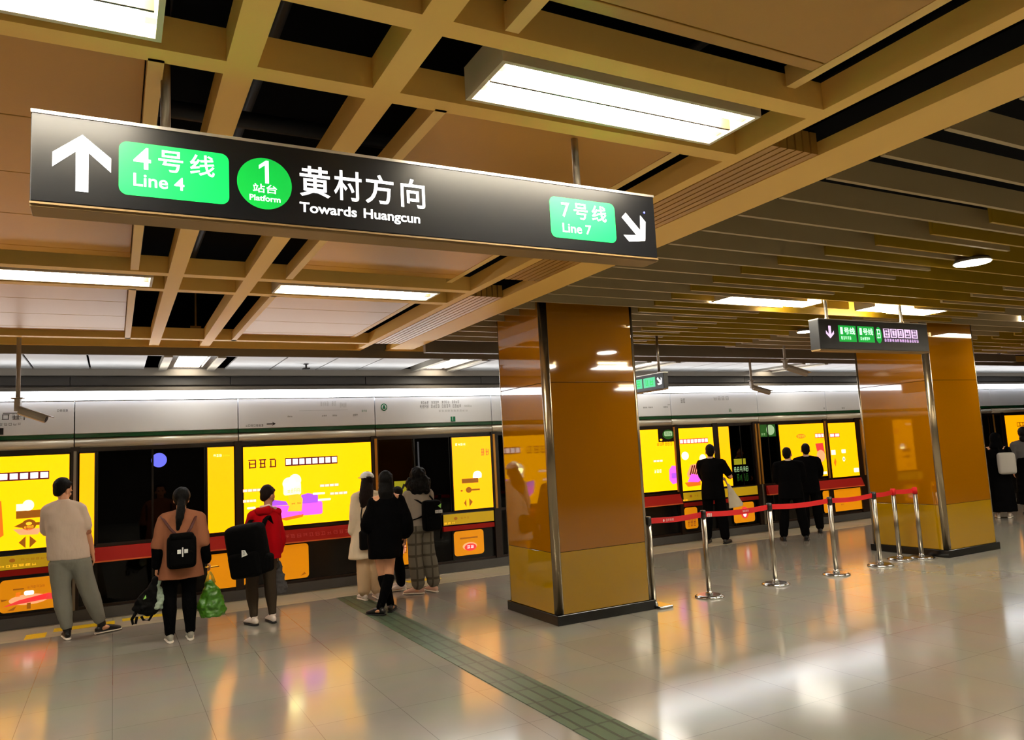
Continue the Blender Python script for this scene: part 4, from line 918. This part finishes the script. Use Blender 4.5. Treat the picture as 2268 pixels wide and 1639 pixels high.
plastic_bag('clear plastic bag in the left hand of the woman in tan', (.61-.205, 8.80, .635), 'bag plastic clear', .13, .28, .12, 2, .03)
t = thing('tote_bag', 'limp black bag with loop handles hanging from the left hand', 'bag', (.61-.225, 8.78, .66))
bm = bmesh.new(); tube(bm, [(.0, 0, .0), (-.02, 0, -.10), (-.07, 0, -.21), (-.12, -.01, -.32)], [(.03, .03), (.055, .04), (.10, .045), (.115, .03)], 18, caps='round'); tube(bm, [(-.12, 0, -.28), (-.02, 0, -.30), (.05, 0, -.24)], [(.08, .03), (.07, .04), (.03, .02)], 14, caps='round')
o = obj('bag_body', bm, 'bag leather', t); remesh(o, .008, 3, .02, .06)
bm = bmesh.new(); tube(bm, [(-.17, 0, -.30), (-.215, 0, -.38), (-.205, 0, -.43), (-.18, 0, -.425), (-.17, 0, -.36)], [.018, .015, .012, .012, .014], 10); obj('handle', bm, 'bag leather', t)
bm = bmesh.new(); tube(bm, [(-.13, 0, -.36), (-.11, 0, -.40), (-.06, 0, -.41), (-.03, 0, -.36)], [.013, .011, .011, .013], 10); obj('handle', bm, 'bag leather', t)
sh = Sheet(); sh.poly([(-.115, -.19), (-.085, -.18), (-.09, -.145)], 'badge lime', 0); sh.build('badge', t, (0, -.052, 0))
ph = thing('phone', 'phone in the right hand of the woman in tan', 'phone', (.61+.33, 8.80+.10, .70), .2); obj('case', B((-.07, .07, -.035, .035, -.004, .004), bev=.003), 'phone', ph); obj('screen', B((-.06, .06, -.03, .03, .004, .0055)), 'phone glow', ph)

# --- person in red with the big backpack
pC = person('person in red hooded top with a big black backpack, head bent', (1.47, 9.04))
J = JJ(.89, head=(.105, .09, 1.40), neck=(.095, .03, 1.27), chest=(.06, .0, 1.10), waist=(.04, -.02, .92), hip=(.02, 0, .78),
       shL=(-.075, 0, 1.195), shR=(.17, .03, 1.19), elL=(-.12, .06, .96), elR=(.215, .05, .93), wrL=(-.05, .16, .85), fiL=(.06, .2, .83), wrR=(.19, .07, .745), fiR=(.195, .08, .58),
       thL=(-.07, 0, .76), thR=(.09, 0, .76), knL=(-.10, .02, .40), knR=(.10, .02, .40), anL=(-.085, -.02, .085), anR=(.115, -.02, .085), toL=(-.14, .13, .02), toR=(.09, .16, .02))
f = body(pC, J, 'skin dark', yaw=math.radians(-55), tilt=math.radians(25), s=.89, curl=(.4, 1.1))
hair_cap(pC, f, 'hair brown', r=(.085, .096, .094), c=(0, -.034, .046))
wear('hooded_top', 'cloth red', pC, tubes=[sleeves(J, 'L', .068, .07, .055, 1.85), sleeves(J, 'R', .07, .082, .07, 1.85), ([J['shL'], lerp(J['shL'], J['shR'], .5)+V((0, 0, .02)), J['shR']], [.06, .085, .065], dict(ref=(0, 1, 0)))],
     lofts=[[(.70, .06, .0, .165, .135), (.82, .06, 0, .17, .14), (.98, .065, 0, .165, .14), (1.12, .07, 0, .16, .13), (1.20, .08, .01, .13, .11), (1.27, .09, .02, .08, .08)]], disp=.022, ds=.13)
wear('hood', 'cloth red', pC, tubes=[([(-.03, -.06, 1.235), (.08, -.10, 1.25), (.19, -.02, 1.22), (.21, .09, 1.19)], [.04, .055, .05, .035]), ([(-.03, -.06, 1.25), (-.04, .06, 1.235)], [.04, .03])], disp=.01)
wear('hood_lining', 'cloth collar', pC, tubes=[([(.0, -.045, 1.285), (.09, -.075, 1.30), (.165, -.02, 1.265), (.19, .05, 1.235)], [.018, .02, .02, .015])], disp=0, vox=.006)
wear('leggings', 'cloth leggings', pC, tubes=[leg(J, 'L', .095, .063, .042, 1.95), leg(J, 'R', .095, .063, .042, 1.95), ([J['hip']+V((0, 0, .04)), J['hip']-V((0, 0, .05))], [(.15, .11), (.15, .115)])], disp=.004)
for e in 'LR': shoe(pC, J['an'+e], J['to'+e], 'shoe white', 'sole black', .92)
bp = thing('big_backpack', 'large black backpack with pale badge on the person in red', 'backpack', (1.47-.15, 9.04-.235, .87), math.radians(-38))
bm = bmesh.new(); rbox(bm, -.23, .21, -.15, .10, -.30, .27, .085); o = obj('bag_body', bm, 'backpack nylon', bp); o.modifiers.new('s', 'SUBSURF').levels = 1; o.rotation_euler = (.1, -.12, 0)
bm = bmesh.new(); rbox(bm, -.18, .17, -.20, -.10, -.29, -.02, .045); o = obj('front_pocket', bm, 'backpack nylon', bp); o.rotation_euler = (.1, -.12, 0)
bm = bmesh.new(); rbox(bm, .1, .26, -.08, .08, -.26, -.06, .045); obj('side_pocket', bm, 'backpack nylon', bp)
for a, b in (((-.1, .09, .2), (-.06, .25, .30)), ((.1, .09, .2), (.12, .2, .32))):
    bm = bmesh.new(); tube(bm, [V(a), lerp(a, b, .5)+V((0, 0, .03)), V(b), V(b)+V((0, .08, -.14))], [(.03, .01)]*4, 10); obj('strap', bm, 'backpack nylon', bp)
sh = Sheet(); sh.poly([(.02, -.045), (.09, -.02), (.06, .03), (.02, .03)], 'badge white', 0); sh.glyphs(.03, .06, -.02, .02, 1, 'ink grey', 1, rnd); sh.build('badge', bp, (0, -.206, -.03))
plastic_bag('dark grey pouch bag hanging from the hand of the person in red', (1.47+.215, 9.04+.08, .60), 'cloth grey coat', .15, .30, .10, 5, .06)

# --- girl with white cap and cream coat
pD = person('woman with a white cap, long dark hair and long cream coat', (2.91, 9.60))
J = JJ(.93, **{k: tuple(v+V((-.02, 0, 0))) for k, v in std(.93, .92).items()})
f = body(pD, J, 'skin', yaw=.1, s=.93)
hair_cap(pD, f, 'hair brown', r=(.088, .097, .10), tubes=[([(-.02, -.06, .0), (-.04, -.09, -.12), (-.06, -.10, -.24), (-.08, -.10, -.34)], [(.085, .06), (.10, .06), (.10, .05), (.06, .03)])])
bm = bmesh.new(); tmp = bmesh.new(); ball(tmp, (0, -.02, .06), (.097, .112, .085))
for v in list(tmp.verts):
    if v.co.z < .055: v.co.z = .055
    v.co = f(*v.co)
me = bpy.data.meshes.new('t'); tmp.to_mesh(me); bm.from_mesh(me); tmp.free(); cap = obj('cap', bm, 'badge white', pD)
bm = bmesh.new(); tube(bm, [f(0, .07, .062), f(0, .14, .056), f(0, .165, .05)], [(.075, .008), (.07, .006), (.04, .005)], 16, ref=(1, 0, 0)); obj('cap_peak', bm, 'badge white', cap)
bm = bmesh.new(); tube(bm, [f(-.05, -.118, .066), f(0, -.135, .066), f(.0, -.135, .07)], [(.012, .01)]*3, 10); obj('cap_strap', bm, 'ink black', cap)
wear('coat', 'cloth cream', pD, tubes=[sleeves(J, 'L', .066, .066, .06, 1.8), sleeves(J, 'R', .066, .066, .06, 1.8), ([J['shL'], lerp(J['shL'], J['shR'], .5)+V((0, 0, .03)), J['shR']], [.055, .07, .055], dict(ref=(0, 1, 0)))],
     lofts=[[(.52, -.06, 0, .23, .16), (.75, -.05, 0, .20, .15), (.98, -.03, 0, .17, .125), (1.15, -.02, -.01, .17, .12), (1.27, -.02, 0, .14, .10), (1.33, -.02, 0, .075, .075)]], disp=.018, ds=.14)
wear('trousers', 'cloth beige', pD, tubes=[leg(J, 'L', .09, .078, .078, 1.92), leg(J, 'R', .09, .078, .078, 1.92)], disp=.01)
for e in 'LR': shoe(pD, J['an'+e], J['to'+e], 'shoe white', 'shoe sole', .92)
t = thing('handbag', 'black handbag at the side of the woman in cream', 'bag', (2.91-.10, 9.60-.17, .77)); bm = bmesh.new(); rbox(bm, -.09, .09, -.04, .04, -.13, .11, .03); obj('bag_body', bm, 'bag leather', t)
bm = bmesh.new(); tube(bm, [(-.06, 0, .09), (-.05, .03, .3), (.0, .07, .52), (.05, .06, .54)], [(.008, .006)]*4, 8); obj('strap', bm, 'bag leather', t)

# --- woman in black cape dress and knee socks
pE = person('woman in black cape dress with bare thighs and black knee socks, legs crossed', (2.76, 8.57))
J = JJ(.93, head=(.05, .02, 1.485), neck=(.045, 0, 1.355), chest=(.04, -.01, 1.19), waist=(.02, 0, .99), hip=(.0, 0, .85), shL=(-.12, 0, 1.28), shR=(.205, 0, 1.29), elL=(-.18, -.02, 1.03), elR=(.25, -.02, 1.03), wrL=(-.14, .12, .92), fiL=(-.06, .24, .9), wrR=(.27, .05, .86), fiR=(.29, .08, .71),
       thL=(-.07, 0, .80), thR=(.07, 0, .80), knL=(-.015, .05, .42), knR=(.045, -.01, .42), anL=(.075, .06, .085), anR=(-.085, -.04, .085), toL=(.16, .20, .02), toR=(-.17, .08, .02))
f = body(pE, J, 'skin', yaw=-.25, s=.93)
hair_cap(pE, f, 'hair black', r=(.092, .10, .106), tubes=[([(0, -.05, .0), (-.005, -.08, -.13), (-.01, -.085, -.26)], [(.092, .07), (.10, .065), (.07, .04)])])
wear('cape_dress', 'cloth black', pE, tubes=[sleeves(J, 'L', .055, .095, .10, 1.3), sleeves(J, 'R', .055, .10, .11, 1.75)],
     lofts=[[(.625, .0, 0, .19, .14), (.78, .005, 0, .195, .145), (.95, .02, 0, .205, .15), (1.12, .035, -.01, .20, .14), (1.25, .04, -.01, .165, .11), (1.32, .045, 0, .10, .085), (1.37, .045, 0, .062, .062)]], disp=.022, ds=.15)
for e in 'LR':
    wear('knee_sock', 'cloth knit black', pE, tubes=[leg(J, e, .075, .06, .045, 2.0, 1.02)], disp=.003)
    shoe(pE, J['an'+e], J['to'+e], 'shoe black', 'sole black', .92)

# --- masked person mostly hidden between the two groups
pG = person('half hidden person in dark clothes and white mask behind the caped woman', (3.41, 9.98), math.radians(75))
J = JJ(.80)
f = body(pG, J, 'skin', s=.80)
hair_cap(pG, f, 'hair black', extra=[((0, -.07, -.05), (.07, .05, .07))])
wear('mask', 'mask white', pG, balls=[(f(0, .062, -.05), (.05, .05, .045))], vox=.006, disp=0)
wear('jacket', 'cloth black', pG, tubes=[sleeves(J, 'L', .062, .062, .05, 1.9), sleeves(J, 'R', .062, .062, .05, 1.9)], lofts=[[(.62, 0, 0, .15, .12), (.85, 0, 0, .14, .115), (1.02, 0, 0, .15, .115), (1.1, 0, 0, .12, .09), (1.17, 0, 0, .06, .06)]])
wear('trousers', 'cloth navy suit', pG, tubes=[leg(J, 'L', .085, .065, .055, 1.95), leg(J, 'R', .085, .065, .055, 1.95)], disp=.008)
for e in 'LR': shoe(pG, J['an'+e], J['to'+e], 'shoe white', 'shoe sole', .9)

# --- plaid trousers
pF = person('woman with big wavy black hair, grey top and wide plaid trousers', (3.64, 9.50))
J = JJ(.95, head=(-.075, .02, 1.475), neck=(-.08, 0, 1.355), chest=(-.085, -.01, 1.19), waist=(-.09, 0, 1.0), hip=(-.09, 0, .87), shL=(-.245, 0, 1.28), shR=(.06, 0, 1.28), elL=(-.285, .02, 1.04), elR=(.09, .06, 1.05), wrL=(-.23, .18, .95), fiL=(-.18, .3, .98), wrR=(.03, .24, 1.0), fiR=(-.02, .34, 1.04),
       thL=(-.17, 0, .83), thR=(-.015, 0, .83), knL=(-.165, .02, .46), knR=(.03, .02, .46), anL=(-.145, -.02, .085), anR=(.07, -.02, .085), toL=(-.30, .10, .02), toR=(.04, .14, .02))
f = body(pF, J, 'skin', yaw=-.5, tilt=.2, s=.95)
hair_cap(pF, f, 'hair black', r=(.112, .108, .115), c=(0, -.05, .045), extra=[((-.10, -.04, -.08), (.075, .08, .10)), ((.10, -.04, -.08), (.075, .08, .11)), ((0, -.08, -.12), (.13, .07, .12)), ((-.11, -.05, -.17), (.05, .05, .06)), ((.12, -.05, -.17), (.05, .05, .06))], disp=.03)
wear('top', 'cloth grey top', pF, tubes=[sleeves(J, 'L', .062, .062, .055, 1.5), sleeves(J, 'R', .062, .062, .055, 1.5), ([J['shL'], lerp(J['shL'], J['shR'], .5)+V((0, 0, .03)), J['shR']], [.055, .065, .055], dict(ref=(0, 1, 0)))],
     lofts=[[(.86, -.09, 0, .165, .125), (1.0, -.09, 0, .15, .12), (1.15, -.085, 0, .16, .12), (1.27, -.085, 0, .14, .10), (1.33, -.08, 0, .07, .07)]], disp=.014)
wear('trousers', 'cloth plaid', pF, tubes=[leg(J, 'L', .10, .088, .088, 1.9), leg(J, 'R', .10, .088, .088, 1.88), ([J['hip']+V((0, 0, .06)), J['hip']-V((0, 0, .05))], [(.16, .12), (.17, .125)])], disp=.012)
shoe(pF, J['anL'], J['toL'], 'shoe pink', 'shoe sole', 1.0); shoe(pF, J['anR'], J['toR'], 'shoe pink', 'shoe sole', 1.0)
bp = thing('backpack', 'black backpack on the woman in plaid trousers', 'backpack', (3.64-.005, 9.50-.19, 1.0))
bm = bmesh.new(); rbox(bm, -.12, .14, -.08, .06, -.20, .20, .055); o = obj('bag_body', bm, 'backpack nylon', bp); o.modifiers.new('s', 'SUBSURF').levels = 1
bm = bmesh.new(); rbox(bm, -.08, .11, -.11, -.05, -.18, .0, .03); obj('front_pocket', bm, 'backpack nylon', bp)
for a, b in (((-.08, .05, .15), (-.20, .16, .24)), ((-.08, .04, .0), (-.26, .12, -.06)), ((.08, .05, .15), (.04, .17, .27))):
    bm = bmesh.new(); tube(bm, [V(a), lerp(a, b, .5)+V((0, -.03, 0)), V(b)], [(.014, .006)]*3, 10); obj('strap', bm, 'backpack nylon', bp)
sh = Sheet(); sh.rect(.02, .12, .01, .05, 'badge white', 0); sh.glyphs(.03, .11, .015, .045, 3, 'ink grey', 1, rnd); sh.build('badge', bp, (0, -.113, .02)); sh = Sheet(); sh.poly([(.07, .12), (.12, .15), (.11, .09)], 'badge lime', 0); sh.build('badge', bp, (0, -.085, 0))

# --- men in dark suits on the right
def suit_man(label, loc, rz, s, yaw=0, tilt=0, phone=False, w=1.0, stance=.0, bald=False):
    p = person(label, loc, rz)
    J = std(s, 1.08*w)
    for e, sg in (('L', -1), ('R', 1)):
        J['an'+e].x += sg*stance; J['to'+e].x += sg*stance; J['kn'+e].x += sg*stance*.5
    if phone:
        J['elR'] = V((.30, .10, 1.13))*s; J['wrR'] = V((.16, .24, 1.32))*s; J['fiR'] = V((.08, .18, 1.46))*s
        J['elL'] = V((-.20, .10, 1.11))*s; J['wrL'] = V((.02, .27, 1.08))*s; J['fiL'] = V((.15, .3, 1.1))*s
    else:
        for e, sg in (('L', -1), ('R', 1)): J['el'+e] = V((sg*.245, .03, 1.12))*s; J['wr'+e] = V((sg*.12, .22, 1.02))*s; J['fi'+e] = V((0, .28, 1.0))*s
    f = body(p, J, 'skin', yaw, tilt, s, w=w)
    hair_cap(p, f, 'hair black', r=(.080, .09, .094), c=(0, -.032, .040), disp=.004)
    L = lambda z, rx, ry, y=0: (z*s, 0, y, rx*s*w, ry*s)
    wear('suit_jacket', 'cloth navy suit', p, tubes=[sleeves(J, 'L', .075*s, .066*s, .052*s, 1.9), sleeves(J, 'R', .075*s, .066*s, .052*s, 1.9), ([J['shL'], lerp(J['shL'], J['shR'], .5)+V((0, 0, .03*s)), J['shR']], [.06*s, .075*s, .06*s], dict(ref=(0, 1, 0)))],
         lofts=[[L(.76, .205, .15), L(.92, .20, .145), L(1.08, .185, .13), L(1.25, .20, .135), L(1.36, .185, .115), L(1.42, .11, .09), L(1.465, .068, .068)]], disp=.012, ds=.16)
    wear('shirt_collar', 'cloth white', p, lofts=[[L(1.455, .066, .068), L(1.485, .060, .062)]], disp=0, vox=.006)
    wear('suit_trousers', 'cloth navy suit', p, tubes=[leg(J, 'L', .105*s*w, .085*s, .075*s, 1.93), leg(J, 'R', .105*s*w, .085*s, .075*s, 1.93), ([J['hip'], J['hip']-V((0, 0, .08))], [(.17*s*w, .13*s)]*2)], disp=.01)
    for e in 'LR': shoe(p, J['an'+e], J['to'+e], 'shoe black', 'sole black', 1.05)
    return p, J, f
pH, J, f = suit_man('man in a dark suit with folded arms holding a white bag', (9.28, 10.24), math.radians(-58), 1.0, yaw=.25, tilt=.05, phone=True, stance=.05)
t = thing('shopping_bag', 'white shoulder bag hanging beside the man in the dark suit', 'bag', (9.62, 10.20, .98), math.radians(-40))
bm = bmesh.new(); a = [bm.verts.new(p) for p in ((-.03, -.05, .03), (.0, -.05, .03), (.22, -.05, -.33), (.20, -.05, -.37), (-.03, -.05, -.40))]; b = [bm.verts.new(v.co+V((0, .10, 0))) for v in a]
bm.faces.new(a); bm.faces.new(b[::-1])
for i in range(5): bm.faces.new((a[i], b[i], b[(i+1) % 5], a[(i+1) % 5]))
o = obj('bag_body', bm, 'bag paper white', t); remesh(o, .009, 4, .014, .08)
bm = bmesh.new(); tube(bm, [(-.02, 0, -.0), (-.06, 0, .10), (-.12, .02, .14)], [(.015, .006)]*3, 8); obj('strap', bm, 'bag paper white', t)
suit_man('broad man in dark suit, left of the suited pair, head turned right', (10.36, 9.50), math.radians(-44), .93, yaw=-.35, stance=.07, w=1.1)
suit_man('slim man in dark suit with white collar, right of the suited pair', (11.36, 9.98), math.radians(-42), .955, yaw=.05, stance=.02)

# --- people at the far right edge
pK = person('person in long black hooded robe with white shoes at the far right', (15.28, 8.80), math.radians(-60))
J = JJ(.95, elR=(.25, .08, 1.05), wrR=(.2, .28, 1.15), fiR=(.15, .38, 1.25), elL=(-.24, .06, 1.08), wrL=(-.2, .25, 1.22), fiL=(-.16, .3, 1.38))
f = body(pK, J, 'skin', s=.95, yaw=.4)
wear('hood', 'cloth black', pK, balls=[(f(0, -.025, .02), (.105, .11, .125))], tubes=[([f(0, -.03, -.02), f(0, -.03, -.16)], [(.09, .09), (.13, .11)])], disp=.01)
wear('robe', 'cloth black', pK, tubes=[sleeves(J, 'L', .07, .07, .07, 1.85), sleeves(J, 'R', .07, .07, .07, 1.85)], lofts=[[(.12, 0, 0, .25, .2), (.5, 0, 0, .22, .17), (.9, 0, 0, .19, .15), (1.15, 0, 0, .18, .14), (1.28, 0, 0, .16, .11), (1.36, 0, 0, .08, .08)]], disp=.02, ds=.15)
for e in 'LR': shoe(pK, J['an'+e], J['to'+e], 'shoe white', 'shoe sole', 1.0)
bp = thing('grey_backpack', 'pale grey bag slung on the back of the hooded person', 'bag', (15.28-.10, 8.80-.22, 1.06), math.radians(-50))
bm = bmesh.new(); rbox(bm, -.15, .16, -.08, .06, -.22, .20, .06); o = obj('bag_body', bm, 'cloth grey bag', bp); o.modifiers.new('s', 'SUBSURF').levels = 1
for a in (-.09, .09):
    bm = bmesh.new(); tube(bm, [(a, .03, .16), (a*.9, .10, .30), (a*.8, .26, .30)], [(.016, .006)]*3, 8); obj('strap', bm, 'backpack nylon', bp)
pL = person('dark haired person in grey and black coat cut off by the right edge', (15.95, 8.62), math.radians(-55))
J = JJ(1.0)
f = body(pL, J, 'skin', s=1.0)
hair_cap(pL, f, 'hair black', r=(.10, .102, .11), c=(0, -.046, .04), extra=[((0, -.07, -.08), (.09, .06, .09))])
wear('coat', 'cloth grey coat', pL, tubes=[sleeves(J, 'L', .075, .072, .065, 1.9), sleeves(J, 'R', .075, .072, .065, 1.9), ([J['shL'], lerp(J['shL'], J['shR'], .5)+V((0, 0, .03)), J['shR']], [.06, .075, .06], dict(ref=(0, 1, 0)))], lofts=[[(1.1, 0, 0, .19, .15), (1.25, 0, 0, .19, .14), (1.37, 0, 0, .17, .11), (1.46, 0, 0, .07, .07)]], disp=.014)
wear('long_skirt', 'cloth black', pL, lofts=[[(.22, 0, 0, .25, .2), (.6, 0, 0, .22, .18), (1.0, 0, 0, .19, .15), (1.14, 0, 0, .185, .15)]], disp=.02)
for e in 'LR': shoe(pL, J['an'+e], J['to'+e], 'shoe black', 'sole black', 1.0)
pM = person('person in black partly hidden by the rear pillar with a raised pale hand', (14.75, 9.12), math.radians(-65))
J = JJ(.92, elR=(.2, .15, 1.1), wrR=(.1, .3, 1.3), fiR=(.05, .32, 1.46))
f = body(pM, J, 'skin', s=.92)
hair_cap(pM, f, 'hair black')
wear('coat', 'cloth black', pM, tubes=[sleeves(J, 'L', .07, .07, .06, 1.85), sleeves(J, 'R', .07, .07, .06, 1.75)], lofts=[[(.14, 0, 0, .2, .17), (.6, 0, 0, .19, .15), (.95, 0, 0, .17, .14), (1.15, 0, 0, .17, .13), (1.27, 0, 0, .15, .1), (1.34, 0, 0, .07, .07)]], disp=.018)
for e in 'LR': shoe(pM, J['an'+e], J['to'+e], 'shoe white', 'shoe sole', .95)
bpy.context.view_layer.update()
